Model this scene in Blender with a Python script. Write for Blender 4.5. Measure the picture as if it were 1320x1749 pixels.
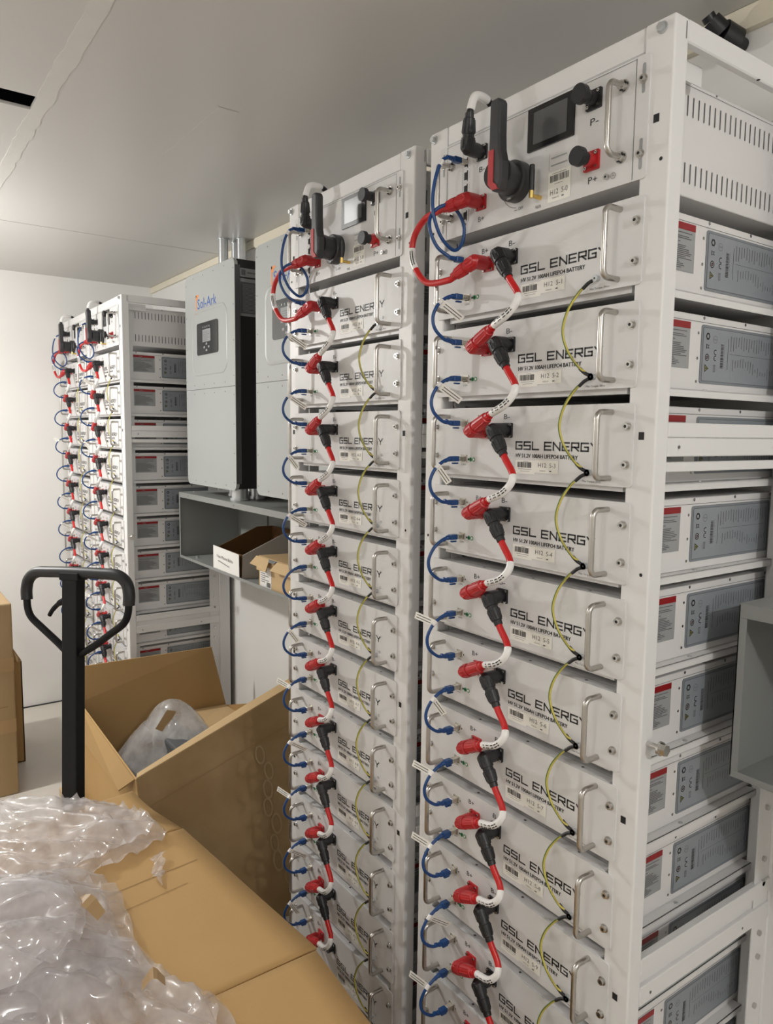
import bpy, bmesh, math, random
import numpy as np
from mathutils import Vector, Matrix, noise
PI = math.pi
for o in list(bpy.data.objects): bpy.data.objects.remove(o)
SC = bpy.context.scene
COL = SC.collection

# ------------------------------------------------------------------ camera
FW = Vector((-0.80983095, 0.57716742, -0.10512662))
RT = Vector((0.57934451, 0.81500011, 0.01160887))
UP = Vector((-0.09237847, 0.05150331, 0.99439108))
cd = bpy.data.cameras.new('camera'); cam = bpy.data.objects.new('camera', cd); COL.objects.link(cam)
M = Matrix(((RT.x, UP.x, -FW.x, 0.68379), (RT.y, UP.y, -FW.y, -0.98406), (RT.z, UP.z, -FW.z, 1.60805), (0, 0, 0, 1)))
cam.matrix_world = M
cd.sensor_fit = 'VERTICAL'; cd.sensor_height = 36; cd.sensor_width = 36
cd.lens = 36 * 1269.93 / 1749; cd.clip_start = 0.02
SC.camera = cam
SC.view_settings.view_transform = 'Standard'; SC.view_settings.look = 'None'
SC.view_settings.gamma = 1; SC.view_settings.use_curve_mapping = False
SC.view_settings.exposure = 0.2

# ------------------------------------------------------------------ light
w = bpy.data.worlds.new('world'); SC.world = w; w.use_nodes = True
w.node_tree.nodes['Background'].inputs[0].default_value = (0.9, 0.92, 1, 1)
w.node_tree.nodes['Background'].inputs[1].default_value = 0.02
LAMPS = [((-2.78, -1.22, 2.14), 44, 0.04, (1.0, 0.985, 0.955)), ((2.05, -0.62, 2.30), 43, 0.05, (1.0, 0.98, 0.95)),
         ((0.35, -2.1, 2.30), 11.5, 0.08, (1.0, 0.955, 0.90))]
ld = bpy.data.lights.new('ceiling_downlight', 'AREA'); ld.shape = 'DISK'; ld.size = 0.09; ld.energy = 11; ld.color = (1.0, 0.985, 0.955)
lo = bpy.data.objects.new('ceiling_downlight', ld); COL.objects.link(lo); lo.location = (-2.78, -1.22, 2.09)
for i, (loc, pw, sz, colr) in enumerate(LAMPS):
    ld = bpy.data.lights.new('ceiling_bulb', 'POINT'); ld.shadow_soft_size = sz; ld.energy = pw; ld.color = colr
    lo = bpy.data.objects.new('ceiling_bulb', ld); COL.objects.link(lo); lo.location = loc

# ------------------------------------------------------------------ materials
def mat(name, col, rough=0.5, metal=0.0, noise_amt=0.0, nscale=8.0, bump=0.0, bscale=200.0, coat=0.0, spec=0.5):
    m = bpy.data.materials.new(name); m.use_nodes = True
    nt = m.node_tree; b = nt.nodes['Principled BSDF']
    b.inputs['Base Color'].default_value = (*col, 1); b.inputs['Roughness'].default_value = rough
    b.inputs['Metallic'].default_value = metal; b.inputs['Specular IOR Level'].default_value = spec
    if coat: b.inputs['Coat Weight'].default_value = coat
    if noise_amt or bump:
        tc = nt.nodes.new('ShaderNodeTexCoord')
    if noise_amt:
        n = nt.nodes.new('ShaderNodeTexNoise'); n.inputs['Scale'].default_value = nscale; n.inputs['Detail'].default_value = 4
        nt.links.new(tc.outputs['Object'], n.inputs['Vector'])
        mx = nt.nodes.new('ShaderNodeMix'); mx.data_type = 'RGBA'
        mx.inputs['A'].default_value = (*[c * (1 - noise_amt) for c in col], 1)
        mx.inputs['B'].default_value = (*[min(1, c * (1 + noise_amt)) for c in col], 1)
        nt.links.new(n.outputs['Fac'], mx.inputs['Factor']); nt.links.new(mx.outputs['Result'], b.inputs['Base Color'])
    if bump:
        n2 = nt.nodes.new('ShaderNodeTexNoise'); n2.inputs['Scale'].default_value = bscale; n2.inputs['Detail'].default_value = 2
        nt.links.new(tc.outputs['Object'], n2.inputs['Vector'])
        bp = nt.nodes.new('ShaderNodeBump'); bp.inputs['Strength'].default_value = bump; bp.inputs['Distance'].default_value = 0.002
        nt.links.new(n2.outputs['Fac'], bp.inputs['Height']); nt.links.new(bp.outputs['Normal'], b.inputs['Normal'])
    return m
WHITE = mat('white_powder_coat', (0.755, 0.75, 0.745), 0.42, bump=0.05, bscale=500)
PANEL = mat('light_grey_panel', (0.69, 0.688, 0.685), 0.45, bump=0.05, bscale=600)
CASE = mat('case_white', (0.74, 0.73, 0.725), 0.4, bump=0.04, bscale=500)
ZINC = mat('galvanised_steel', (0.56, 0.58, 0.59), 0.36, 0.75, 0.12, 30)
STEEL = mat('brushed_steel', (0.52, 0.50, 0.47), 0.28, 1.0, 0.08, 90)
BOLT = mat('bolt_steel', (0.60, 0.59, 0.57), 0.25, 1.0)
DARK = mat('dark_gap', (0.012, 0.012, 0.013), 0.7)
BLACK = mat('black_plastic', (0.014, 0.014, 0.016), 0.42)
CHAR = mat('charcoal_plastic', (0.035, 0.035, 0.038), 0.42, bump=0.1, bscale=900)
RED = mat('red_plastic', (0.48, 0.018, 0.022), 0.36)
REDC = mat('red_cable', (0.55, 0.012, 0.012), 0.33)
REDDULL = mat('matt_red_insert', (0.42, 0.035, 0.04), 0.55)
SLEEVE = mat('white_sleeve', (0.86, 0.85, 0.84), 0.25)
BLUE = mat('blue_cable', (0.008, 0.055, 0.20), 0.35)
CLEARP = mat('connector_shell', (0.55, 0.52, 0.46), 0.25, 0.7)
YEL = mat('yellow_green_wire', (0.58, 0.50, 0.10), 0.4)
GREEN = mat('green_print', (0.02, 0.24, 0.09), 0.5)
INK = mat('black_ink', (0.02, 0.02, 0.022), 0.5)
INKG = mat('grey_ink', (0.105, 0.105, 0.11), 0.5)
PAPER = mat('sticker_paper', (0.86, 0.85, 0.79), 0.5)
PLATE = mat('grey_spec_plate', (0.27, 0.30, 0.325), 0.38)
PLATE2 = mat('grey_spec_border', (0.22, 0.245, 0.27), 0.38)
WLAB = mat('warning_label_grey', (0.33, 0.34, 0.345), 0.45)
REDP = mat('red_print', (0.27, 0.006, 0.009), 0.45)
GOLD = mat('brass', (0.78, 0.55, 0.18), 0.25, 1.0)
GLASS = mat('dark_screen', (0.085, 0.088, 0.09), 0.14, spec=0.7)
SCREEN = mat('screen_bezel', (0.008, 0.008, 0.009), 0.2)
LCD = mat('lcd_grey', (0.30, 0.31, 0.32), 0.25)
INVG = mat('inverter_grey', (0.40, 0.42, 0.415), 0.38, bump=0.03, bscale=400)
DKGREY = mat('dark_grey_edge', (0.09, 0.095, 0.10), 0.5)
GUT = mat('trough_grey_paint', (0.255, 0.265, 0.255), 0.45, 0.0, 0.03, 12)
ORANGE = mat('orange_print', (0.85, 0.29, 0.08), 0.5)
LBLUE = mat('blue_print', (0.03, 0.11, 0.42), 0.5)
WALLM = mat('wall_white', (0.80, 0.79, 0.765), 0.55, 0.0, 0.025, 2.2, bump=0.06, bscale=60)
CEILM = mat('ceiling_grey', (0.63, 0.62, 0.60), 0.34, 0.0, 0.035, 1.6, bump=0.03, bscale=30)
TAPE = mat('drywall_tape', (0.70, 0.69, 0.66), 0.6, 0.0, 0.05, 14, bump=0.25, bscale=50)
TRIM = mat('cream_trim', (0.80, 0.74, 0.60), 0.5, 0.0, 0.03, 20)
FLOORM = mat('pale_floor', (0.58, 0.54, 0.48), 0.35, 0.0, 0.10, 5)
CARD = mat('cardboard', (0.52, 0.325, 0.13), 0.75, 0.0, 0.07, 6, bump=0.12, bscale=180)
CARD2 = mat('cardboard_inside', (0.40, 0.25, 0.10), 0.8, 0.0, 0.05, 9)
CARDP = mat('cardboard_pale', (0.53, 0.37, 0.19), 0.75, 0.0, 0.05, 9)
CARDT = mat('parcel_tape', (0.42, 0.28, 0.14), 0.3)
CREASE = mat('crease', (0.28, 0.17, 0.06), 0.8)
CARDD = mat('dull_cardboard', (0.38, 0.265, 0.14), 0.75, 0.0, 0.08, 5, bump=0.12, bscale=180)
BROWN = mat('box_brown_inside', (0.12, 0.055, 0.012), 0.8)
GREYB = mat('grey_board', (0.42, 0.40, 0.375), 0.7)
BOXW = mat('white_board', (0.80, 0.79, 0.76), 0.6)
JACK = mat('black_powder_coat', (0.005, 0.005, 0.006), 0.5, spec=0.25)
GRIP = mat('rubber_grip', (0.012, 0.012, 0.014), 0.45)
LAMPW = mat('lamp_housing', (0.8, 0.8, 0.8), 0.5)
WOOD = mat('pallet_wood', (0.55, 0.42, 0.26), 0.8, 0, 0.15, 12)
# open carton front wall: its shade is put into the darker board colour, with mottled scuffs
def shaded_scuffed():
    m = mat('shaded_scuffed_cardboard', (0.40, 0.26, 0.115), 0.75)
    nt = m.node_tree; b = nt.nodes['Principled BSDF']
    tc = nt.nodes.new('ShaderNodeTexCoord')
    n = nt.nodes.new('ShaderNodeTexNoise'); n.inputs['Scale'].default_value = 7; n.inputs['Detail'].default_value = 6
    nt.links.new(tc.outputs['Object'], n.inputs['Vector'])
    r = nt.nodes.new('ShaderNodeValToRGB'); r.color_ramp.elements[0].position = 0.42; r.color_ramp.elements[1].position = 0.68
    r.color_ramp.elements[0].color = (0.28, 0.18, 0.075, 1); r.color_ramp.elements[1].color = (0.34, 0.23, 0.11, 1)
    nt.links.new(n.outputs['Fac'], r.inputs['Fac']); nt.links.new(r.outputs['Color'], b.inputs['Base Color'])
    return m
SHADE_SCUFF = shaded_scuffed()
SMUDGE = mat('scuff_mark', (0.36, 0.255, 0.13), 0.7)
def film(name, tint, opac):
    m = bpy.data.materials.new(name); m.use_nodes = True; nt = m.node_tree
    for n in list(nt.nodes): nt.nodes.remove(n)
    out = nt.nodes.new('ShaderNodeOutputMaterial')
    tr = nt.nodes.new('ShaderNodeBsdfTransparent'); tr.inputs[0].default_value = (0.96, 0.96, 0.965, 1)
    tl = nt.nodes.new('ShaderNodeBsdfTranslucent'); tl.inputs[0].default_value = (*tint, 1)
    df = nt.nodes.new('ShaderNodeBsdfDiffuse'); df.inputs[0].default_value = (*tint, 1)
    gl = nt.nodes.new('ShaderNodeBsdfGlossy'); gl.inputs[0].default_value = (1, 1, 1, 1); gl.inputs['Roughness'].default_value = 0.09
    a = nt.nodes.new('ShaderNodeMixShader'); a.inputs[0].default_value = 0.5
    nt.links.new(tl.outputs[0], a.inputs[1]); nt.links.new(df.outputs[0], a.inputs[2])
    b = nt.nodes.new('ShaderNodeMixShader')
    tc = nt.nodes.new('ShaderNodeTexCoord'); nz = nt.nodes.new('ShaderNodeTexNoise'); nz.inputs['Scale'].default_value = 14; nz.inputs['Detail'].default_value = 3
    nt.links.new(tc.outputs['Object'], nz.inputs['Vector'])
    mr = nt.nodes.new('ShaderNodeMapRange'); mr.inputs['To Min'].default_value = opac - 0.16; mr.inputs['To Max'].default_value = opac + 0.16
    mr.inputs['From Min'].default_value = 0.3; mr.inputs['From Max'].default_value = 0.7
    nt.links.new(nz.outputs['Fac'], mr.inputs['Value']); nt.links.new(mr.outputs[0], b.inputs[0])
    nt.links.new(tr.outputs[0], b.inputs[1]); nt.links.new(a.outputs[0], b.inputs[2])
    lw = nt.nodes.new('ShaderNodeLayerWeight'); lw.inputs['Blend'].default_value = 0.5
    pw = nt.nodes.new('ShaderNodeMath'); pw.operation = 'POWER'; pw.inputs[1].default_value = 4.0; nt.links.new(lw.outputs['Facing'], pw.inputs[0])
    fr = nt.nodes.new('ShaderNodeMath'); fr.operation = 'MULTIPLY_ADD'; fr.inputs[1].default_value = 0.75; fr.inputs[2].default_value = 0.06; nt.links.new(pw.outputs[0], fr.inputs[0])
    c = nt.nodes.new('ShaderNodeMixShader'); nt.links.new(fr.outputs[0], c.inputs[0])
    nt.links.new(b.outputs[0], c.inputs[1]); nt.links.new(gl.outputs[0], c.inputs[2]); nt.links.new(c.outputs[0], out.inputs[0])
    return m
FILM = film('clear_plastic_film', (0.92, 0.90, 0.92), 0.40)
FILM2 = film('clear_plastic_bag', (0.80, 0.79, 0.78), 0.40)

# ------------------------------------------------------------------ mesh builder
class MB:
    def __init__(s): s.v = []; s.f = []; s.mi = []; s.sm = []; s.mats = []
    def _m(s, m):
        if m not in s.mats: s.mats.append(m)
        return s.mats.index(m)
    def add(s, vs, fs, m, smooth=False):
        k = len(s.v); i = s._m(m); s.v += [tuple(v) for v in vs]
        for f in fs: s.f.append([a + k for a in f]); s.mi.append(i); s.sm.append(smooth)
        return s
    def box(s, a, b, m, T=None):
        x0, y0, z0 = a; x1, y1, z1 = b
        vs = [Vector(p) for p in ((x0, y0, z0), (x1, y0, z0), (x1, y1, z0), (x0, y1, z0), (x0, y0, z1), (x1, y0, z1), (x1, y1, z1), (x0, y1, z1))]
        if T: vs = [T @ v for v in vs]
        return s.add(vs, [(0, 3, 2, 1), (4, 5, 6, 7), (0, 1, 5, 4), (1, 2, 6, 5), (2, 3, 7, 6), (3, 0, 4, 7)], m)
    def bbox(s, a, b, m, w=0.003, seg=2, T=None):
        bm = bmesh.new(); bmesh.ops.create_cube(bm, size=1)
        for v in bm.verts: v.co = Vector([(a[i] + b[i]) / 2 + v.co[i] * (b[i] - a[i]) for i in range(3)])
        bmesh.ops.bevel(bm, geom=bm.edges[:], offset=w, segments=seg, profile=0.5, affect='EDGES')
        bm.verts.index_update()
        vs = [v.co.copy() for v in bm.verts]
        if T: vs = [T @ v for v in vs]
        s.add(vs, [[v.index for v in f.verts] for f in bm.faces], m, False); bm.free(); return s
    def quad(s, pts, m): return s.add(pts, [tuple(range(len(pts)))], m)
    def cyl(s, p, q, r, m, r2=None, n=16, caps=True, smooth=True):
        p = Vector(p); q = Vector(q); r2 = r if r2 is None else r2
        d = (q - p).normalized(); a = d.orthogonal().normalized(); b = d.cross(a)
        vs = []
        for c, rr in ((p, r), (q, r2)):
            for i in range(n):
                t = 2 * PI * i / n; vs.append(c + a * rr * math.cos(t) + b * rr * math.sin(t))
        s.add(vs, [(i, (i + 1) % n, n + (i + 1) % n, n + i) for i in range(n)], m, smooth)
        if caps: s.add(vs[:n], [tuple(reversed(range(n)))], m); s.add(vs[n:], [tuple(range(n))], m)
        return s
    def tube(s, pts, r, m, n=10, res=6, smoothp=True, caps=True, flat=1.0):
        P = [Vector(p) for p in pts]
        if smoothp and len(P) > 2: P = catmull(P, res)
        N = len(P); T = []
        for i in range(N): T.append((P[min(i + 1, N - 1)] - P[max(i - 1, 0)]).normalized())
        a = T[0].orthogonal().normalized(); vs = []
        for i in range(N):
            a = (a - T[i] * a.dot(T[i])).normalized(); b = T[i].cross(a)
            rr = r[i * (len(r) - 1) // max(1, N - 1)] if isinstance(r, (list, tuple)) else r
            for k in range(n):
                t = 2 * PI * k / n; vs.append(P[i] + a * rr * math.cos(t) + b * rr * flat * math.sin(t))
        fs = [(i * n + k, i * n + (k + 1) % n, (i + 1) * n + (k + 1) % n, (i + 1) * n + k) for i in range(N - 1) for k in range(n)]
        s.add(vs, fs, m, True)
        if caps: s.add(vs[:n], [tuple(reversed(range(n)))], m); s.add(vs[-n:], [tuple(range(n))], m)
        return s
    def prism(s, poly, f0, f1, m):           # poly 2D list, f0/f1 map (a,b)->3D for the two caps
        n = len(poly); A = [f0(*p) for p in poly]; B = [f1(*p) for p in poly]
        s.add(A + B, [tuple(range(n)), tuple(reversed(range(n, 2 * n)))] + [(i, n + i, n + (i + 1) % n, (i + 1) % n) for i in range(n)], m)
        return s
    def build(s, name, parent=None, loc=None):
        me = bpy.data.meshes.new(name); me.from_pydata(s.v, [], s.f)
        for m in s.mats: me.materials.append(m)
        me.polygons.foreach_set('material_index', s.mi); me.polygons.foreach_set('use_smooth', s.sm); me.update()
        bm = bmesh.new(); bm.from_mesh(me); bmesh.ops.recalc_face_normals(bm, faces=bm.faces); bm.to_mesh(me); bm.free()
        o = bpy.data.objects.new(name, me); COL.objects.link(o)
        if parent: o.parent = parent
        if loc: o.location = loc
        return o
def catmull(P, res):
    out = []; Q = [P[0] * 2 - P[1]] + P + [P[-1] * 2 - P[-2]]
    for i in range(1, len(Q) - 2):
        for k in range(res):
            t = k / res; a, b, c, d = Q[i - 1], Q[i], Q[i + 1], Q[i + 2]
            out.append(0.5 * ((2 * b) + (c - a) * t + (2 * a - 5 * b + 4 * c - d) * t * t + (3 * b - a - 3 * c + d) * t ** 3))
    out.append(P[-1]); return out
def rrect(a0, b0, a1, b1, r, corners='1111', n=4):
    pts = []
    for (ca, cb, st, k) in ((a0 + r, b0 + r, PI, 0), (a1 - r, b0 + r, 1.5 * PI, 1), (a1 - r, b1 - r, 0, 2), (a0 + r, b1 - r, .5 * PI, 3)):
        if corners[k] == '1':
            for i in range(n + 1):
                t = st + (PI / 2) * i / n; pts.append((ca + r * math.cos(t), cb + r * math.sin(t)))
        else: pts.append(((a0, b0), (a1, b0), (a1, b1), (a0, b1))[k])
    return pts
_tc = {}
def tmesh(s, bold=False):
    if s in _tc: return _tc[s]
    cu = bpy.data.curves.new('t', 'FONT'); cu.body = s; cu.size = 1; cu.resolution_u = 2
    o = bpy.data.objects.new('t', cu); COL.objects.link(o)
    dg = bpy.context.evaluated_depsgraph_get(); me = o.evaluated_get(dg).to_mesh()
    vs = [(v.co.x, v.co.y) for v in me.vertices]; fs = [tuple(p.vertices) for p in me.polygons]
    o.evaluated_get(dg).to_mesh_clear(); bpy.data.objects.remove(o)
    _tc[s] = (vs, fs); return _tc[s]
def text(mb, s, fn, h, m, wd=None, origin=(0, 0)):      # fn maps (a,b) -> 3D ; h cap height; wd total width
    vs, fs = tmesh(s)
    if not vs: return
    x0 = min(v[0] for v in vs); x1 = max(v[0] for v in vs)
    k = h / 0.70; kx = (wd / (x1 - x0)) if wd else k
    mb.add([fn(origin[0] + (x - x0) * kx, origin[1] + y * k) for x, y in vs], fs, m)
STROKES = {'G': [((1, 1), (0, 1)), ((0, 1), (0, 0)), ((0, 0), (1, 0)), ((1, 0), (1, .5)), ((1, .5), (.5, .5))],
 'S': [((1, 1), (0, 1)), ((0, 1), (0, .5)), ((0, .5), (1, .5)), ((1, .5), (1, 0)), ((1, 0), (0, 0))],
 'L': [((0, 1), (0, 0)), ((0, 0), (1, 0))], 'E': [((0, 1), (0, 0)), ((0, 0), (1, 0)), ((0, .5), (.9, .5)), ((0, 1), (1, 1))],
 'N': [((0, 0), (0, 1)), ((0, 1), (1, 0)), ((1, 0), (1, 1))], 'R': [((0, 0), (0, 1)), ((0, 1), (1, 1)), ((1, 1), (1, .45)), ((1, .45), (0, .45)), ((.45, .45), (1, 0))],
 'Y': [((0, 1), (.5, .45)), ((1, 1), (.5, .45)), ((.5, .45), (.5, 0))]}
def wide_text(mb, s, fn, h, lw, gap, sp, th, m, origin):
    x = origin[0]
    for ch in s:
        if ch == ' ': x += sp; continue
        for (a, b) in STROKES[ch]:
            p = Vector((x + a[0] * lw, origin[1] + a[1] * h)); q = Vector((x + b[0] * lw, origin[1] + b[1] * h))
            d = (q - p).normalized() * th / 2; nn = Vector((-d.y, d.x))
            pts = [p - d + nn, q + d + nn, q + d - nn, p - d - nn]
            mb.quad([fn(c.x, c.y) for c in pts], m)
        x += lw + gap
def rect(mb, fn, a0, b0, a1, b1, m): mb.quad([fn(a0, b0), fn(a1, b0), fn(a1, b1), fn(a0, b1)], m)
def disc(mb, fn, a, b, r, m, n=12, r_in=0):
    if r_in:
        vs = [fn(a + r * math.cos(2 * PI * i / n), b + r * math.sin(2 * PI * i / n)) for i in range(n)] + [fn(a + r_in * math.cos(2 * PI * i / n), b + r_in * math.sin(2 * PI * i / n)) for i in range(n)]
        mb.add(vs, [(i, (i + 1) % n, n + (i + 1) % n, n + i) for i in range(n)], m)
    else: mb.quad([fn(a + r * math.cos(2 * PI * i / n), b + r * math.sin(2 * PI * i / n)) for i in range(n)], m)
def barcode(mb, fn, a0, b0, a1, b1, m, seed=1):
    R = random.Random(seed); a = a0
    while a < a1:
        wv = (a1 - a0) * R.choice((.018, .028, .04)); rect(mb, fn, a, b0, min(a1, a + wv), b1, m); a += wv + (a1 - a0) * R.choice((.016, .024, .035))

# ------------------------------------------------------------------ object helpers
def empty(name, loc, rz=0, parent=None):
    o = bpy.data.objects.new(name, None); COL.objects.link(o); o.location = loc; o.rotation_euler = (0, 0, rz); o.empty_display_size = 0.05
    if parent: o.parent = parent
    return o
def tag(o, label, cat, group=None):
    o['label'] = label; o['category'] = cat
    if group: o['group'] = group
    return o
def struct(o): o['kind'] = 'structure'; return o
KIDS = {}
def kids(o): return [c for c in bpy.data.objects if c.parent == o]
def proto(o):                                   # remember a finished thing and its tree for copying
    def tree(p): return (p, [tree(c) for c in p.children])
    return tree(o)
def dup(tree, loc, rz=0, skip=()):
    def rec(t, par):
        o = t[0].copy(); COL.objects.link(o); o.parent = par
        for k in ('label', 'category', 'group'):
            if par is None and k in o: del o[k]
        for c in t[1]:
            if c[0].name.split('.')[0] in skip: continue
            rec(c, o)
        return o
    r = rec(tree, None); r.location = loc; r.rotation_euler = (0, 0, rz); return r

# ------------------------------------------------------------------ dimensions
W = 0.5572; D = 0.5012; H = 2.2113; ZC = 2.469; YW = 0.535; XE = -3.925
CT = 2.1706; CH = 0.1780; Z1 = 1.9693; P = 0.15505; PH = 0.1313
RX = [0.0, -0.6153, -2.7622, -3.3394]; RY = [0.0, 0.0045, 0.0102, 0.0102]

# ================================================================== SETTING
def plane(name, pts, m):
    b = MB(); b.quad(pts, m); return struct(b.build(name))
XR = 3.4; YF = -2.7
b = MB(); b.box((XE, YF, -0.1), (XR, YW, 0), FLOORM); struct(b.build('floor'))
b = MB(); b.box((XE, YW, 0), (XR, YW + 0.1, ZC), WALLM); struct(b.build('wall_back'))
b = MB(); b.box((XE - 0.1, YF, 0), (XE, YW + .1, ZC), WALLM); struct(b.build('wall_left'))
b = MB(); b.box((XR, YF, 0), (XR + 0.1, YW + .1, ZC), WALLM); struct(b.build('wall_right'))
b = MB(); b.box((XE, YF - 0.1, 0), (XR, YF, ZC), WALLM); struct(b.build('wall_front'))
# ceiling with a slot cut in it
sx0, sx1, sy0, sy1 = -1.607, -1.512, -0.99, -0.552
b = MB()
for (a, c) in (((XE - .1, YF - .1), (sx0, YW + .1)), ((sx1, YF - .1), (XR + .1, YW + .1)), ((sx0, YF - .1), (sx1, sy0)), ((sx0, sy1), (sx1, YW + .1))):
    b.box((a[0], a[1], ZC), (c[0], c[1], ZC + 0.008), CEILM)
b.box((XE, YF, ZC + .25), (XR, YW, ZC + .27), DARK)
struct(b.build('ceiling'))
b = MB()
for x in (-1.75, -1.36): b.box((x, -1.2, ZC + .017), (x + .045, 0.0, ZC + .24), DARK)
struct(b.build('trim_5'))
b = MB(); b.tube([(-1.56, -1.15, ZC + .07), (-1.558, -.9, ZC + .06), (-1.565, -.7, ZC + .065), (-1.56, -.3, ZC + .08)], .03, JACK, 12)
for i in range(16): b.cyl((-1.56, -.95 + i * .03, ZC + .063), (-1.56, -.937 + i * .03, ZC + .063), .033, JACK)
tag(b.build('corrugated_hose'), 'black corrugated hose inside the dark slot cut in the ceiling', 'hose')
# jointing tape strip along x with ragged edges
def strip(name, x0, x1, yc, hw, n, z, m, seed, along='x', th=0.0012):
    R = random.Random(seed); b = MB(); vs = []
    for i in range(n + 1):
        x = x0 + (x1 - x0) * i / n
        a = yc - hw + R.uniform(-.004, .004); c = yc + hw + R.uniform(-.004, .004)
        if along == 'x': vs += [(x, a, z - th), (x, c, z - th), (x, a, z), (x, c, z)]
        else: vs += [(a, x, z - th), (c, x, z - th), (a, x, z), (c, x, z)]
    fs = []
    for i in range(n):
        k = i * 4; fs += [(k, k + 1, k + 5, k + 4), (k, k + 4, k + 6, k + 2), (k + 1, k + 3, k + 7, k + 5)]
    b.add(vs, fs, m); return struct(b.build(name))
strip('trim_2', -3.2, -0.70, -0.533, 0.021, 60, ZC - .0002, TAPE, 3)
strip('trim_3', -1.70, -1.28, -0.12, 0.03, 20, ZC - .0002, CEILM, 4, th=.0004)
b = MB(); b.box((XE, -3.0 + 2.53, ZC - .0008), (XE + .0, 0, ZC), CEILM)
b = MB()
b.box((-2.86, YF, ZC - .0015), (-2.845, YW - .014, ZC - .0002), CEILM); struct(b.build('trim_4'))
# cream strip along the top of the back wall
b = MB(); b.bbox((XE, YW - .014, ZC - .034), (-2.47, YW, ZC - .0005), TRIM, .002); b.bbox((-2.46, YW - .020, ZC - .045), (XR, YW, ZC - .0005), TRIM, .002)
struct(b.build('trim_1'))
b = MB(); b.box((XE, YF, 0), (XE + .012, YW, .004), DARK); struct(b.build('baseboard_left'))

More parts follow.
